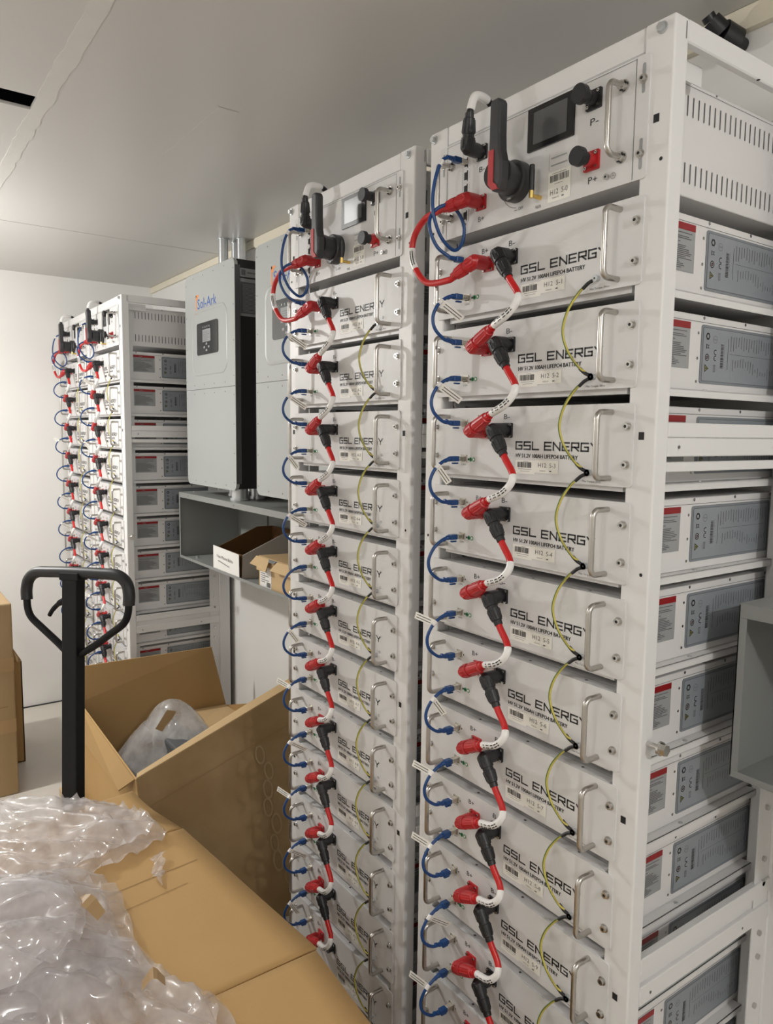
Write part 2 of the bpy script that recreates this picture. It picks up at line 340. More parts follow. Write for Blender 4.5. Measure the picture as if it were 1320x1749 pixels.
# ================================================================== RACK FRAMES
def make_rack():
    r = empty('battery_rack', (0, 0, 0))
    for s, nm in ((0, 'r'), (1, 'l')):
        x1 = -s * (W - 0.051); x0 = x1 - 0.051
        b = MB(); b.bbox((x0, 0, 0), (x1, 0.033, H), WHITE, .0035, 3)
        fy = lambda a, c: (x1 - a if not s else x0 + a, -0.0003, c)
        for k in range(13):
            z = CT - .097 - k * .155
            if k in (0, 3, 7, 9): rect(b, fy, .020, z - .006, .030, z + .006, DARK)
            if k in (0, 4): disc(b, fy, .014, z - .06, .003, DARK, 8)
        if not s:                                       # narrow slot in the outer side near the top
            rect(b, lambda a, c: (0.0003, a, c), .0255, 2.182, .0275, 2.206, INKG)
        # mounting flange with holes behind the front post
        xi = -0.0525 if not s else -(W - 0.0525)
        b.box((min(xi, xi + .0015), .033, .05), (max(xi, xi + .0015), .062, 2.17), WHITE)
        b.build('front_post', r)
        b = MB(); b.bbox((x0, D - .055, 0), (x1, D, H), WHITE, .003, 2)
        xf = -.006 if not s else -(W - .006)
        b.box((xf - .001, D - .105, .05), (xf + .001, D - .055, 2.17), WHITE)
        for k in range(13):
            z = .12 + k * P; 
            for dz in (0, .05):
                if not s: b.cyl((xf, D - .08, z + dz), (xf + .006, D - .08, z + dz), .0055, BOLT, n=8)
        b.build('rear_post', r)
        # side rails
        xa, xb = (-.014, 0) if not s else (-W, -W + .014)
        b = MB(); b.bbox((xa, .033, 2.179), (xb, D - .055, H), WHITE, .002, 1); b.box((xa - .02, .033, 2.150), (xa - .0185, .12, 2.179), WHITE)
        b.cyl((0 if not s else -W, .225, 2.178), (0.0 if not s else -W, .225, 2.1785), .003, DARK, n=8)
        b.build('top_side_rail', r)
        for zz0, zz1 in ((1.577, 1.630), (.660, .745)):
            b = MB()
            if zz1 - zz0 < .06:
                b.bbox((xa, .033, zz0 + .030), (xb, D - .055, zz1), WHITE, .0015, 1)
                b.bbox((xa + (.001 if s else .001), .033, zz0), (xb - .001, D - .055, zz0 + .0295), WHITE, .0015, 1)
                xm = -.016 if not s else -W + .004; b.bbox((xm, .033, zz0 - .024), (xm + .012, D - .055, zz0 - .0085), WHITE, .001, 1)
            else:
                b.bbox((xa, .033, zz1 - .028), (xb, D - .055, zz1), WHITE, .0015, 1)
                b.box((xa + (0 if not s else .006), .033, zz0 + .03), (xb - (.008 if not s else 0), D - .055, zz1 - .028), WHITE)
                b.bbox((xa, .033, zz0), (xb, D - .055, zz0 + .034), WHITE, .0015, 1)
            fx = lambda a, c: (0.0004 if not s else -W - .0004, a, c)
            disc(b, fx, .062, zz0 + .015, .0028, INKG, 8); disc(b, fx, .35, zz0 + .015, .0028, INKG, 8)
            b.build('middle_side_rail', r)
        b = MB(); b.bbox((xa, .033, 0.0), (xb, D - .055, .05), WHITE, .002, 1); b.build('bottom_side_rail', r)
    b = MB(); b.bbox((-W + .052, .002, 2.1745), (-.052, .030, H), WHITE, .002, 1); b.build('top_front_beam', r)
    b = MB(); b.bbox((-W + .052, D - .030, 2.1745), (-.052, D, H), WHITE, .002, 1); b.build('top_rear_beam', r)
    b = MB(); b.bbox((-W + .052, .002, 0), (-.052, .030, .06), WHITE, .002, 1); b.build('bottom_front_beam', r)
    b = MB(); b.bbox((-W + .052, D - .030, 0), (-.052, D, .06), WHITE, .002, 1); b.build('bottom_rear_beam', r)
    # slides under every module
    for k in range(12):
        zb = Z1 - k * P - PH
        for s in (0, 1):
            sg = -1 if not s else 1; x0 = 0 if not s else -W
            b = MB()
            a, c = sorted((x0 + sg * .050, x0 + sg * .085)); b.box((a, .034, zb + .0015), (c, D - .058, zb + .003), WHITE)
            a, c = sorted((x0 + sg * .039, x0 + sg * .052)); b.box((a, .034, zb + .0015), (c, D - .058, zb + .0035), WHITE)
            a, c = sorted((x0 + sg * .039, x0 + sg * .0408)); b.box((a, .034, zb - .0095), (c, D - .058, zb + .0035), WHITE)
            b.cyl((x0 + sg * .048, .2, zb + .003), (x0 + sg * .048, .2, zb + .0055), .004, ZINC, n=8)
            b.build('support_slide', r)
    for s in (0, 1):                                   # corner bolts
        x = -.021 if not s else -W + .0135
        b = MB(); b.cyl((x, 0, CT + .0265), (x, -.0025, CT + .0265), .0085, ZINC); b.cyl((x, -.0025, CT + .0265), (x, -.009, CT + .0265), .0058, ZINC, n=6, smooth=False)
        b.build('corner_bolt', r)
    b = MB(); b.cyl((0, .018, 1.122), (.022, .018, 1.122), .0045, BOLT); b.cyl((.022, .018, 1.122), (.026, .018, 1.122), .0115, BOLT); b.cyl((.026, .018, 1.122), (.035, .018, 1.122), .0095, BOLT, n=6, smooth=False)
    b.build('joining_bolt', r)
    return r
RN = ['nearest', 'second nearest', 'third', 'farthest']
RD = ['nearest rack at right', 'middle rack', 'third rack', 'farthest rack']
rk = make_rack(); rt_ = proto(rk); racks = [rk]
for i in (1, 2, 3): racks.append(dup(rt_, (RX[i], RY[i], 0), skip=() if i == 2 else ('joining_bolt',)))
RL = ['tall white steel battery rack nearest the camera, at the right edge',
      'white steel battery rack in the middle, left beside the nearest rack',
      'white steel battery rack beyond the inverters, its side facing the grey cabinets',
      'farthest white steel battery rack, standing against the end wall']
for r, l in zip(racks, RL): tag(r, l, 'rack', 'white battery racks along the back wall')

# ================================================================== BATTERY MODULE (origin: right ear bottom at rack x=0)
PF = -0.003
def ffn(off=-0.0004):       # front face mapping: a = world x, b = dz below panel top
    return lambda a, c: (a, PF + off, c)
def handle_mb(x, zt, zb, prot=.039, r=.0047, caps=False, plates=False):
    b = MB(); R = .012; pts = []
    y0 = PF; y1 = PF - prot
    pts.append((x, y0, zt)); pts.append((x, y1 + R, zt))
    for i in range(1, 7):
        t = PI / 2 * i / 6; pts.append((x, y1 + R - R * math.sin(t), zt - R + R * math.cos(t)))
    for i in range(0, 7):
        t = PI / 2 * i / 6; pts.append((x, y1 + R - R * math.cos(t), zb + R - R * math.sin(t)))
    pts.append((x, y0, zb))
    b.tube(pts, r, STEEL, 12, smoothp=False)
    if plates:
        for z in (zt, zb):
            b.cyl((x, y0, z), (x, y0 - .003, z), .0095, BOLT); b.cyl((x, y0 - .003, z), (x, y0 - .010, z), .0068, BOLT)
            for i in range(3):
                t = i * 2.1 + .4; b.cyl((x + .0066 * math.cos(t), y0 - .0065, z + .0066 * math.sin(t)), (x + .0074 * math.cos(t), y0 - .0065, z + .0074 * math.sin(t)), .0028, DARK, n=8)
    return b
def bolt_mb(x, z, r=.0062):
    b = MB(); b.cyl((x, PF, z), (x, PF - .0015, z), r * 1.15, BOLT, n=18); b.cyl((x, PF - .0015, z), (x, PF - .0065, z), r * .82, BOLT, n=18)
    b.cyl((x, PF - .0066, z), (x, PF - .0068, z), r * .42, DARK, n=6, smooth=False); return b
def socket_mb(x, z, m, sz=.0135):
    b = MB()
    b.prism(rrect(x - sz, z - sz, x + sz, z + sz, .002), lambda a, c: (a, PF, c), lambda a, c: (a, PF - .004, c), m)
    b.cyl((x, PF - .004, z), (x, PF - .018, z), .0105, m, n=20)
    for sa in (-1, 1):
        for sc in (-1, 1):
            b.cyl((x + sa * .0102, PF - .004, z + sc * .0102), (x + sa * .0102, PF - .0062, z + sc * .0102), .0026, BOLT, n=10)
            b.cyl((x + sa * .0102, PF - .0063, z + sc * .0102), (x + sa * .0102, PF - .0064, z + sc * .0102), .0011, DARK, n=6)
    return b
def port_mb(x, z):
    b = MB(); b.box((x - .008, PF - .0015, z - .0075), (x + .008, PF, z + .0075), CLEARP); b.box((x - .006, PF - .0018, z - .0055), (x + .006, PF - .0015, z + .0045), DARK)
    return b
USR, USL = .311, .372
def make_module():
    r = empty('battery_module', (0, 0, 0))
    # local z: panel bottom = 0, top = PH
    T = lambda dz: PH - dz
    b = MB()
    b.prism(rrect(-.5199, 0, -.0373, PH, .006, '0110'), lambda a, c: (a, 0 - .00002, c), lambda a, c: (a, PF, c), PANEL)
    f = ffn()
    wide_text(b, 'GSL ENERGY', f, .0128, .0146, .0056, .0085, .0028, INK, (-.2880, T(.0765)))
    text(b, 'HV 51.2V 100AH LIFEPO4 BATTERY', f, .0070, INK, .143, (-.288, T(.0915))); text(b, 'HV 51.2V 100AH LIFEPO4 BATTERY', f, .0070, INK, .143, (-.2874, T(.0914)))
    text(b, 'B+', f, .0095, INK, .016, (-.392, T(.0235))); text(b, 'B-', f, .0095, INK, .015, (-.321, T(.0225)))
    text(b, 'CAN', f, .0035, INKG, .012, (-.437, T(.043))); text(b, 'CAN', f, .0035, INKG, .012, (-.437, T(.112)))
    text(b, 'Max Torque, 3N.m', f, .0032, INKG, .038, (-.133, T(.1275)))
    disc(b, f, -.417, T(.100), .0022, INK); disc(b, f, -.4105, T(.100), .0042, GREEN, 14); disc(b, f, -.4105, T(.100), .0018, PANEL, 8)
    disc(b, f, -.4015, T(.100), .0042, GREEN, 14); disc(b, ffn(-.0006), -.4015, T(.100), .0026, PAPER, 8); disc(b, f, -.418, T(.030), .0016, INK)
    disc(b, f, -.105, T(.101), .003, INKG, 12, .0022)
    b.build('front_panel', r)
    b = MB(); x0, x1 = -W + .0575, -.0575; y0, y1 = 0.0, .478
    b.bbox((x0, y0 + .001, .0035), (x1, y1, PH - .001), CASE, .0012, 1)
    b.box((x0 + .004, .0095, -.0085), (x1 - .004, .030, .0034), CASE)
    sf = lambda a, c: (x1 + .0005, a, c)
    rect(b, sf, .004, T(.0128), y1 - .004, T(.0120), INKG)       # lid fold line
    for y in (.078, .203, .333, .458): disc(b, sf, y, T(.0048), .0030, INKG, 8); disc(b, lambda a, c: (x1 + .0008, a, c), y, T(.0048), .0016, BOLT, 6)
    for dz in (.031, .073, .112): disc(b, sf, .188, T(dz), .0026, INKG, 8); disc(b, lambda a, c: (x1 + .0008, a, c), .188, T(dz), .0013, BOLT, 6)
    for x in (-.12, -.25, -.38):                                    # lid screws on the top front
        disc(b, lambda a, c: (a, c, PH - .0006), x, .012, .003, INKG, 8)
    rect(b, lambda a, c: (a, c, PH - .0005), x0 + .01, .0215, x1 - .01, .0222, INKG)
    b.build('case', r)
    b = MB(); sp = lambda a, c: (x1 + .0012, a, c); sp2 = lambda a, c: (x1 + .0015, a, c)
    b.quad([(x1 + .0008, .062, T(.0255)), (x1 + .0008, .163, T(.0255)), (x1 + .0008, .163, T(.092)), (x1 + .0008, .062, T(.092))], WLAB)
    rect(b, sp, .062, T(.0262), .163, T(.0152), REDP); text(b, 'WARNING', sp2, .0032, PLATE, .016, (.090, T(.0225)))
    R = random.Random(5); z = .0305
    while z < .088:
        if R.random() < .86: rect(b, sp, .068, T(z + .0013), .070 + (R.uniform(.045, .070) if R.random() < .6 else R.uniform(.075, .086)), T(z), INKG)
        z += .0029
    b.build('warning_label', r)
    b = MB(); pl = rrect(.196, T(.1145), .456, T(.0160), .005)
    b.prism(pl, lambda a, c: (x1 + .0004, a, c), lambda a, c: (x1 + .0012, a, c), PLATE2)
    s1 = lambda a, c: (x1 + .0015, a, c); s2 = lambda a, c: (x1 + .0019, a, c)
    b.quad([s1(*p) for p in rrect(.2005, T(.1105), .4515, T(.0200), .002)], INKG); 
    b.quad([(x1 + .0017, p[0], p[1]) for p in rrect(.2013, T(.1097), .4507, T(.0208), .002)], PLATE)
    disc(b, s2, .2145, T(.0345), .0066, INK, 6, .0034)                                   # recycling ring
    rect(b, s2, .2105, T(.0555), .2125, T(.0475), INK); rect(b, s2, .2135, T(.0545), .2195, T(.0535), INK); rect(b, s2, .2135, T(.0495), .2195, T(.0485), INK)
    b.quad([s2(.2135, T(.0545)), s2(.2145, T(.0545)), s2(.2205, T(.0485)), s2(.2195, T(.0485))], INK); b.quad([s2(.2135, T(.0485)), s2(.2145, T(.0485)), s2(.2205, T(.0545)), s2(.2195, T(.0545))], INK)
    disc(b, s2, .2145, T(.070), .0062, INK, 16, .0046); b.quad([s2(.2105, T(.0740)), s2(.2115, T(.0745)), s2(.2190, T(.066)), s2(.2180, T(.0655))], REDP); disc(b, s2, .2145, T(.070), .0030, INK, 8, .0015)
    b.quad([s2(.2085, T(.0955)), s2(.2205, T(.0885)), s2(.2085, T(.0815))], INK); b.quad([(x1 + .0021, .2098, T(.0930)), (x1 + .0021, .2180, T(.0885)), (x1 + .0021, .2098, T(.0840))], mat_y)
    rect(b, lambda a, c: (x1 + .0023, a, c), .2105, T(.0893), .2155, T(.0877), INK)
    text(b, 'TUV', s2, .0030, INKG, .009, (.2325, T(.0400))); disc(b, s2, .237, T(.0385), .0068, INKG, 8, .0062)
    for zc in (.0600, .0700):                                                            # CE mark, stacked
        n = 8
        vs = []
        for i in range(n + 1):
            t = PI * (.35 + 1.3 * i / n); vs.append(s2(.240 + .0058 * math.cos(t), T(zc) + .0048 * math.sin(t))); vs.append(s2(.240 + .0042 * math.cos(t), T(zc) + .0032 * math.sin(t)))
        b.add(vs, [(2 * i, 2 * i + 2, 2 * i + 3, 2 * i + 1) for i in range(n)], INK)
    rect(b, s2, .236, T(.0704), .2395, T(.0696), INK)
    for q in (0, .0045, .009): rect(b, s2, .2345 + q * .6, T(.0930), .2355 + q * .6, T(.0820), INKG)
    rect(b, s2, .2345, T(.0825), .2415, T(.0817), INKG); rect(b, s2, .2345, T(.0935), .2415, T(.0927), INKG)
    R = random.Random(8); z = .045
    while z < .085:
        h = R.choice((.0006, .0010, .0016)); rect(b, s2, .2555, T(z + h), .264, T(z), INK); z += h + R.choice((.0006, .0009))
    rect(b, s2, .2660, T(.0860), .2668, T(.0440), INKG); rect(b, s2, .2780, T(.0880), .2790, T(.0340), INK)
    y = .286; i = 0
    while y < .440:
        t0 = .0265 + R.uniform(0, .005); rect(b, s2, y, T(.0560 - R.uniform(0, .012)), y + .0016, T(t0), INKG)
        if i > 0:
            cc = .082 - .008 * math.sin(i * .35); hl = R.uniform(.003, .011); rect(b, s2, y, T(cc + hl), y + .0015, T(cc - hl), INKG)
        rect(b, s2, y + .0036, T(.1060), y + .0040, T(.0240), PLATE2)
        y += .0085; i += 1
    rect(b, s2, .284, T(.0606), .440, T(.0600), INKG)
    rect(b, s2, .4430, T(.100), .4441, T(.028), INK)
    b.build('specification_plate', r)
    handle_mb(-.0795, T(.0135), T(.1185), .036).build('handle', r)
    handle_mb(-.4785, T(.0165), T(.1195)).build('handle', r)
    for x, dz in ((-.049, .036), (-.049, .096), (-.5185 + .003, .037), (-.5185 + .003, .095)): bolt_mb(x, T(dz)).build('mounting_bolt', r)
    socket_mb(-USR, T(.043), BLACK).build('negative_socket', r); socket_mb(-USL, T(.045), RED).build('positive_socket', r)
    port_mb(-.430, T(.030)).build('data_port', r); port_mb(-.4305, T(.099)).build('data_port', r)
    b = MB(); x = -.118; z = T(.1115); b.cyl((x, PF, z), (x, PF - .006, z), .0048, ZINC, n=12); b.cyl((x, PF - .006, z), (x, PF - .0085, z), .0052, BOLT, n=6, smooth=False)
    b.cyl((x, PF - .0086, z), (x, PF - .0088, z), .0018, DARK, n=6); b.build('ground_stud', r)
    return r
mat_y = mat('yellow_print', (0.22, 0.21, 0.06), 0.5)
def sticker(par, s, big=False):
    b = MB(); f = lambda a, c: (a, PF - .0006, c); g = lambda a, c: (a, PF - .0009, c)
    T = lambda dz: PH - dz
    rect(b, f, -.2885, T(.1210), -.2400, T(.0960), PAPER)
    rect(b, lambda a, c: (a, PF - .0007, c), -.2400, T(.1175), -.1860, T(.0945), PAPER)
    barcode(b, g, -.283, T(.1095), -.248, T(.0995), INK, 3)
    rect(b, g, -.280, T(.1125), -.248, T(.1119), INKG); rect(b, g, -.276, T(.1160), -.252, T(.1155), INKG); rect(b, g, -.268, T(.0984), -.256, T(.0979), INKG)
    text(b, s, g, .0078, INKG, .040 if len(s) > 5 else .018, (-.2320, T(.1075)))
    text(b, 'MADE IN', g, .0020, INKG, .013, (-.228, T(.1145))); rect(b, g, -.206, T(.1145), -.201, T(.1125), INKG)
    return b.build('serial_sticker', par)

MODS = {}
mod0 = make_module(); mt = proto(mod0)
ordn = ['first', 'second', 'third', 'fourth', 'fifth', 'sixth', 'seventh', 'eighth', 'ninth', 'tenth', 'eleventh', 'twelfth']
for ri in range(4):
    for k in range(12):
        loc = (RX[ri], RY[ri], Z1 - k * P - PH)
        if ri == 0 and k == 0: m = mod0; m.location = loc
        else: m = dup(mt, loc)
        MODS[ri, k] = m
        if ri == 0: sticker(m, 'H12  5-%d' % (k + 1)); lab = 'white battery module marked H12 5-%d in the nearest rack' % (k + 1)
        elif ri == 1: sticker(m, 'H12  4-%d' % (k + 1)); lab = 'white battery module, %s below the control box in the middle rack' % ordn[k]
        else: sticker(m, 'H12'); lab = 'white battery module, %s below the control box in the %s rack' % (ordn[k], 'third' if ri == 2 else 'farthest')
        tag(m, lab, 'battery module', 'battery modules stacked in the racks')

# ================================================================== CONTROL BOX
def make_ctrl():
    r = empty('control_box', (0, 0, 0)); T = lambda dz: CH - dz
    b = MB(); f = ffn(); g = lambda a, c: (a, PF - .0045, c)
    b.prism(rrect(-.5199, 0, -.0373, CH, .006, '0110'), lambda a, c: (a, -.00002, c), lambda a, c: (a, PF, c), PANEL)
    for x in (-.061, -.4985): rect(b, f, x - .0005, .002, x + .0005, CH - .002, INKG)
    rect(b, f, -.4985, T(.0035), -.061, T(.0028), INKG)
    for x, s in ((-.0475, 1), (-.509, 1)):
        for za, zb_ in ((.012, .055), (.119, .164)):
            b.quad([f(*p) for p in rrect(x - .0028, T(zb_), x + .0028, T(za), .0027)], WLAB)
    text(b, 'B-', f, .0095, INK, .015, (-.405, T(.0735))); text(b, 'B+', f, .0095, INK, .016, (-.405, T(.1635)))
    text(b, 'P-', f, .0105, INK, .016, (-.145, T(.0715))); text(b, 'P+', f, .0105, INK, .018, (-.145, T(.161)))
    text(b, 'WiFi', f, .0055, INK, .013, (-.259, T(.1735))); text(b, 'OFF', f, .0055, INK, .012, (-.300, T(.1660)))
    rect(b, f, -.3100, T(.1650), -.302, T(.1640), INK); 
    pts = [(-.300 + .043 * math.cos(t), T(.118) + .043 * math.sin(t)) for t in [PI * (1.18 + .28 * i / 10) for i in range(11)]]
    pi_ = [(-.300 + .0422 * math.cos(t), T(.118) + .0422 * math.sin(t)) for t in [PI * (1.18 + .28 * i / 10) for i in range(11)]]
    b.add([f(*p) for p in pts] + [f(*p) for p in pi_], [(i, i + 1, 12 + i, 11 + i) for i in range(10)], INK)
    disc(b, f, -.0965, T(.160), .0048, INKG, 14, .0042); rect(b, f, -.0995, T(.1605), -.0935, T(.160), INKG); rect(b, f, -.0968, T(.160), -.0962, T(.1565), INKG)
    rect(b, f, -.452, T(.163), -.4515, T(.026), INKG); rect(b, f, -.452, T(.0265), -.425, T(.026), INKG)
    for i in range(4): rect(b, f, -.452, T(.0655 + i * .0245), -.449, T(.065 + i * .0245), INKG)
    rect(b, f, -.230, T(.1180), -.2295, T(.09), INKG)
    for zz, w_ in ((.098, .034), (.110, .036)): rect(b, f, -.226, T(zz + .0022), -.226 + w_, T(zz), WLAB)
    b.build('front_panel', r)
    b = MB(); rect(b, lambda a, c: (a, PF - .0006, c), -.2305, T(.1705), -.1815, T(.1215), PAPER); h = lambda a, c: (a, PF - .0009, c)
    barcode(b, h, -.2260, T(.1385), -.1860, T(.1275), INK, 6); rect(b, h, -.222, T(.1255), -.192, T(.1248), INKG); rect(b, h, -.216, T(.1425), -.198, T(.1418), INKG)
    text(b, 'H12  5-0', h, .0085, INKG, .038, (-.2250, T(.1590))); text(b, 'MADE IN', h, .0022, INKG, .014, (-.220, T(.1655))); rect(b, h, -.2, T(.1655), -.195, T(.1635), INKG)
    b.build('serial_sticker', r)
    b = MB(); x0, x1 = -W + .0575, -.0575; b.bbox((x0, .001, .002), (x1, .478, CH - .001), CASE, .0012, 1); sf = lambda a, c: (x1 + .0005, a, c)
    rect(b, sf, .004, T(.0075), .474, T(.0068), INKG)
    for z0_, z1_ in ((.022, .0535), (.1240, .1555)):
        y = .045
        while y < .44: b.quad([sf(*p) for p in rrect(y, T(z1_), y + .0032, T(z0_), .0015, n=2)], INKG); y += .0155
    for y in (.203, .458): disc(b, sf, y, T(.0035), .002, INKG, 8)
    b.build('case', r)
    handle_mb(-.082, T(.0335), T(.1375), .036, .0046, plates=True).build('handle', r)
    handle_mb(-.484, T(.0420), T(.1395), .036, .0046, plates=True).build('handle', r)
    for x, dz in ((-.0475, .035), (-.0475, .1415), (-.509, .035), (-.509, .1415)): bolt_mb(x, T(dz), .0058).build('mounting_bolt', r)
    b = MB(); b.prism(rrect(-.279, T(.0755), -.177, T(.0045), .001), lambda a, c: (a, PF, c), lambda a, c: (a, PF - .004, c), SCREEN)
    b.prism(rrect(-.265, T(.066), -.191, T(.0135), .001), lambda a, c: (a, PF - .004, c), lambda a, c: (a, PF - .0045, c), GLASS); b.build('display', r)
    # rotary isolator
    cx, cz = -.3025, T(.118)
    s = MB(); s.cyl((cx, PF, cz), (cx, PF - .018, cz), .0345, CHAR, n=40); s.cyl((cx, PF - .018, cz), (cx, PF - .021, cz), .0345, CHAR, .032, n=40)
    s.cyl((cx, PF - .020, cz), (cx + .012, PF - .062, cz), .0265, CHAR, .0270, n=32)
    text(s, 'ON', lambda a, c: (a, PF - .0225, c), .004, PAPER, .009, (cx - .004, cz - .0335)); so = s.build('rotary_switch', r)
    s = MB(); prof = [(-.014, T(.135)), (-.006, T(.150)), (.008, T(.152)), (.0125, T(.140)), (.0125, T(.012)), (.009, T(.002)), (.0, T(-.003)), (-.008, T(-.002)), (-.014, T(.008))]
    # arm: wide at the hub, tapering smoothly to the lever
    prof = [(-.013, T(.140)), (-.002, T(.152)), (.012, T(.152)), (.019, T(.135)), (.019, T(.105)), (.0135, T(.085)), (.012, T(.060)), (.0118, T(.010)), (.008, T(.002)), (-.007, T(.002)), (-.012, T(.008))]
    cxa = cx + .0180
    s.prism(prof, lambda a, c: (cxa + a, PF - .058, c), lambda a, c: (cxa + a, PF - .078, c), CHAR)
    arm = s.build('switch_lever', so)
    bv = arm.modifiers.new('bevel', 'BEVEL'); bv.width = .0035; bv.segments = 3; bv.limit_method = 'ANGLE'
    s = MB(); s.prism([(-.0112, T(.139)), (-.0005, T(.1500)), (.0125, T(.1505)), (.009, T(.1430)), (.0012, T(.137)), (.0012, T(.084)), (-.0112, T(.084))], lambda a, c: (cxa + a, PF - .070, c), lambda a, c: (cxa + a, PF - .0795, c), REDDULL); s.build('red_insert', so)
    # antenna
    b = MB(); ax = -.254; b.cyl((ax + .006, PF, T(.157)), (ax + .006, PF - .008, T(.157)), .004, GOLD, n=6, smooth=False); b.cyl((ax + .006, PF - .008, T(.157)), (ax + .006, PF - .022, T(.157)), .0034, GOLD)
    b.cyl((ax + .006, PF - .022, T(.161)), (ax + .006, PF - .022, T(.149)), .0042, GOLD, n=8); b.tube([(ax + .006, PF - .022, T(.149)), (ax + .006, PF - .022, T(.130)), (ax + .006, PF - .022, T(.113)), (ax + .006, PF - .022, T(.106))], [.0046, .0048, .0044, .0025], BLACK, 12)
    b.build('antenna', r)
    socket_mb(-.397, T(.040), BLACK).build('negative_socket', r); socket_mb(-.397, T(.130), RED).build('positive_socket', r)
    for zc, m_ in ((.034, BLACK), (.127, RED)):
        b = socket_mb(-.138, T(zc), m_, .0150); o = b.build('output_socket', r)
        b = MB(); b.cyl((-.138, PF - .018, T(zc)), (-.138, PF - .030, T(zc)), .0100, BLACK, n=20); b.cyl((-.138, PF - .030, T(zc)), (-.138, PF - .040, T(zc)), .0150, BLACK, .0145, n=24); b.build('rubber_cap', o)
    b = MB()
    for i in range(5):
        z = T(.046 + i * .0245); b.box((-.450, PF - .001, z - .011), (-.433, PF, z + .011), PANEL); b.box((-.4465, PF - .0014, z - .007), (-.4365, PF - .001, z + .007), DARK); b.box((-.4385, PF - .0016, z - .0095), (-.4365, PF - .0010, z + .0095), DARK)
    for i in range(4): disc(b, ffn(), -.4415, T(.137 + .0075 * i), .0023, INK, 10)
    b.build('port_strip', r)
    b = MB(); b.cyl((-.107, PF, T(.160)), (-.107, PF - .006, T(.160)), .0045, BOLT, n=12); b.cyl((-.107, PF - .006, T(.160)), (-.107, PF - .0062, T(.160)), .002, DARK, n=6)
    b.cyl((-.452 + .006, PF, T(.018)), (-.446, PF - .003, T(.018)), .0035, BOLT, n=10); b.build('panel_screws', r)
    return r
c0 = make_ctrl(); ctree = proto(c0)
for ri in range(4):
    loc = (RX[ri], RY[ri], CT - CH); c = c0 if ri == 0 else dup(ctree, loc); c.location = loc
    tag(c, ['white control box with grey-faced screen and rotary switch, top of the nearest rack', 'white control box with bright reflecting screen, top of the middle rack',
            'white control box with black rotary handle, top of the third rack', 'white control box with black rotary handle, top of the farthest rack'][ri], 'control box', 'control boxes at the rack tops')

# ================================================================== CABLES
def plug_mb(c, d, m, L=.052):     # elbow plug on a socket centred at c (x,z), barrel direction d (3-vector)
    b = MB(); x, z = c; d = Vector(d).normalized(); a = Vector((x, PF - .014, z)); e = Vector((x, PF - .037, z))
    b.cyl(a, e + Vector((0, -.002, 0)), .0132, m, .0128, n=16)
    b.cyl(e + Vector((0, -.002, 0)), e + Vector((0, -.012, 0)), .0128, m, .0070, n=16)
    s0 = e - d * .007; q = d.orthogonal().normalized(); q2 = d.cross(q)
    prof = [(0, .0085), (.003, .0125), (.024, .0128), (.0245, .0108), (.030, .0108), (.0305, .0122), (L, .0102), (L + .001, .0082), (L + .009, .0078)]
    n = 16
    for (t0, r0), (t1, r1) in zip(prof[:-1], prof[1:]): b.cyl(s0 + d * t0, s0 + d * max(t1, t0 + .0003), r0, m, r1, n=n, caps=(t0 == 0 or t1 > L + .002))
    for i in range(8):
        t = i * PI / 4; o = q * math.cos(t) + q2 * math.sin(t)
        b.cyl(s0 + d * .032 + o * .0118, s0 + d * (L - .003) + o * .0101, .0013, m, n=6)
        b.cyl(s0 + d * .006 + o * .0125, s0 + d * .020 + o * .0126, .0011, m, n=6)
    return b, s0 + d * (L + .007)
DB = Vector((.034, -.001, -.050)); DR = Vector((.060, -.008, .029))
def power_link(full=True):        # local origin = module k frame (x=0, y=0, z= panel bottom of k)
    T = lambda dz: PH - dz
    r = empty('power_cable', (0, 0, 0))
    pb, tb = plug_mb((-USR, T(.043)), DB, BLACK); pr, tr = plug_mb((-USL, T(.045) - P), DR, RED, .064)
    pb.build('black_plug', r); pr.build('red_plug', r)
    db = DB.normalized(); dr = DR.normalized()
    pts = catmull([tb - db * .004, tb + db * .010, Vector((-.2580, -.042, T(.116))), Vector((-.2500, -.048, T(.129))), Vector((-.2560, -.052, T(.143))), Vector((-.2720, -.054, T(.156))), tr + dr * .010, tr - dr * .004], 8)
    n = len(pts); i0 = int(n * .36); i1 = int(n * .86)
    b = MB(); b.tube(pts, .0062, REDC, 12, smoothp=False); b.build('cable', r)
    b = MB(); b.tube(pts[i0:i1], .0069, SLEEVE, 12, smoothp=False)
    # printed marks around the lower sleeve
    sl = pts[i0:i1]; vd = Vector((.45, -.8, .12)).normalized()
    for j in range(len(sl) // 2, len(sl) - 3):
        t = (sl[j + 1] - sl[j]).normalized(); s_ = t.cross(vd).normalized(); u = s_.cross(t).normalized()
        if u.dot(vd) < 0: u = -u
        for off, k_ in ((-.0022, 1), (.0020, 2)):
            if (j * k_) % 3 == 0: continue
            p = sl[j] + (u * .0068 + s_ * off); p += (p - sl[j]).normalized() * .0004
            e = t * .0019; q = s_ * .0010
            b.quad([p - e - q, p + e - q, p + e + q, p - e + q], INK)
    b.build('white_sleeve', r)
    return r
def net_boot(b, p, m=BLUE):       # plug seated in a port at p, pointing -y
    x, z = p
    b.bbox((x - .0058, PF - .0165, z - .0045), (x + .0058, PF - .001, z + .0045), CLEARP, .001, 1)
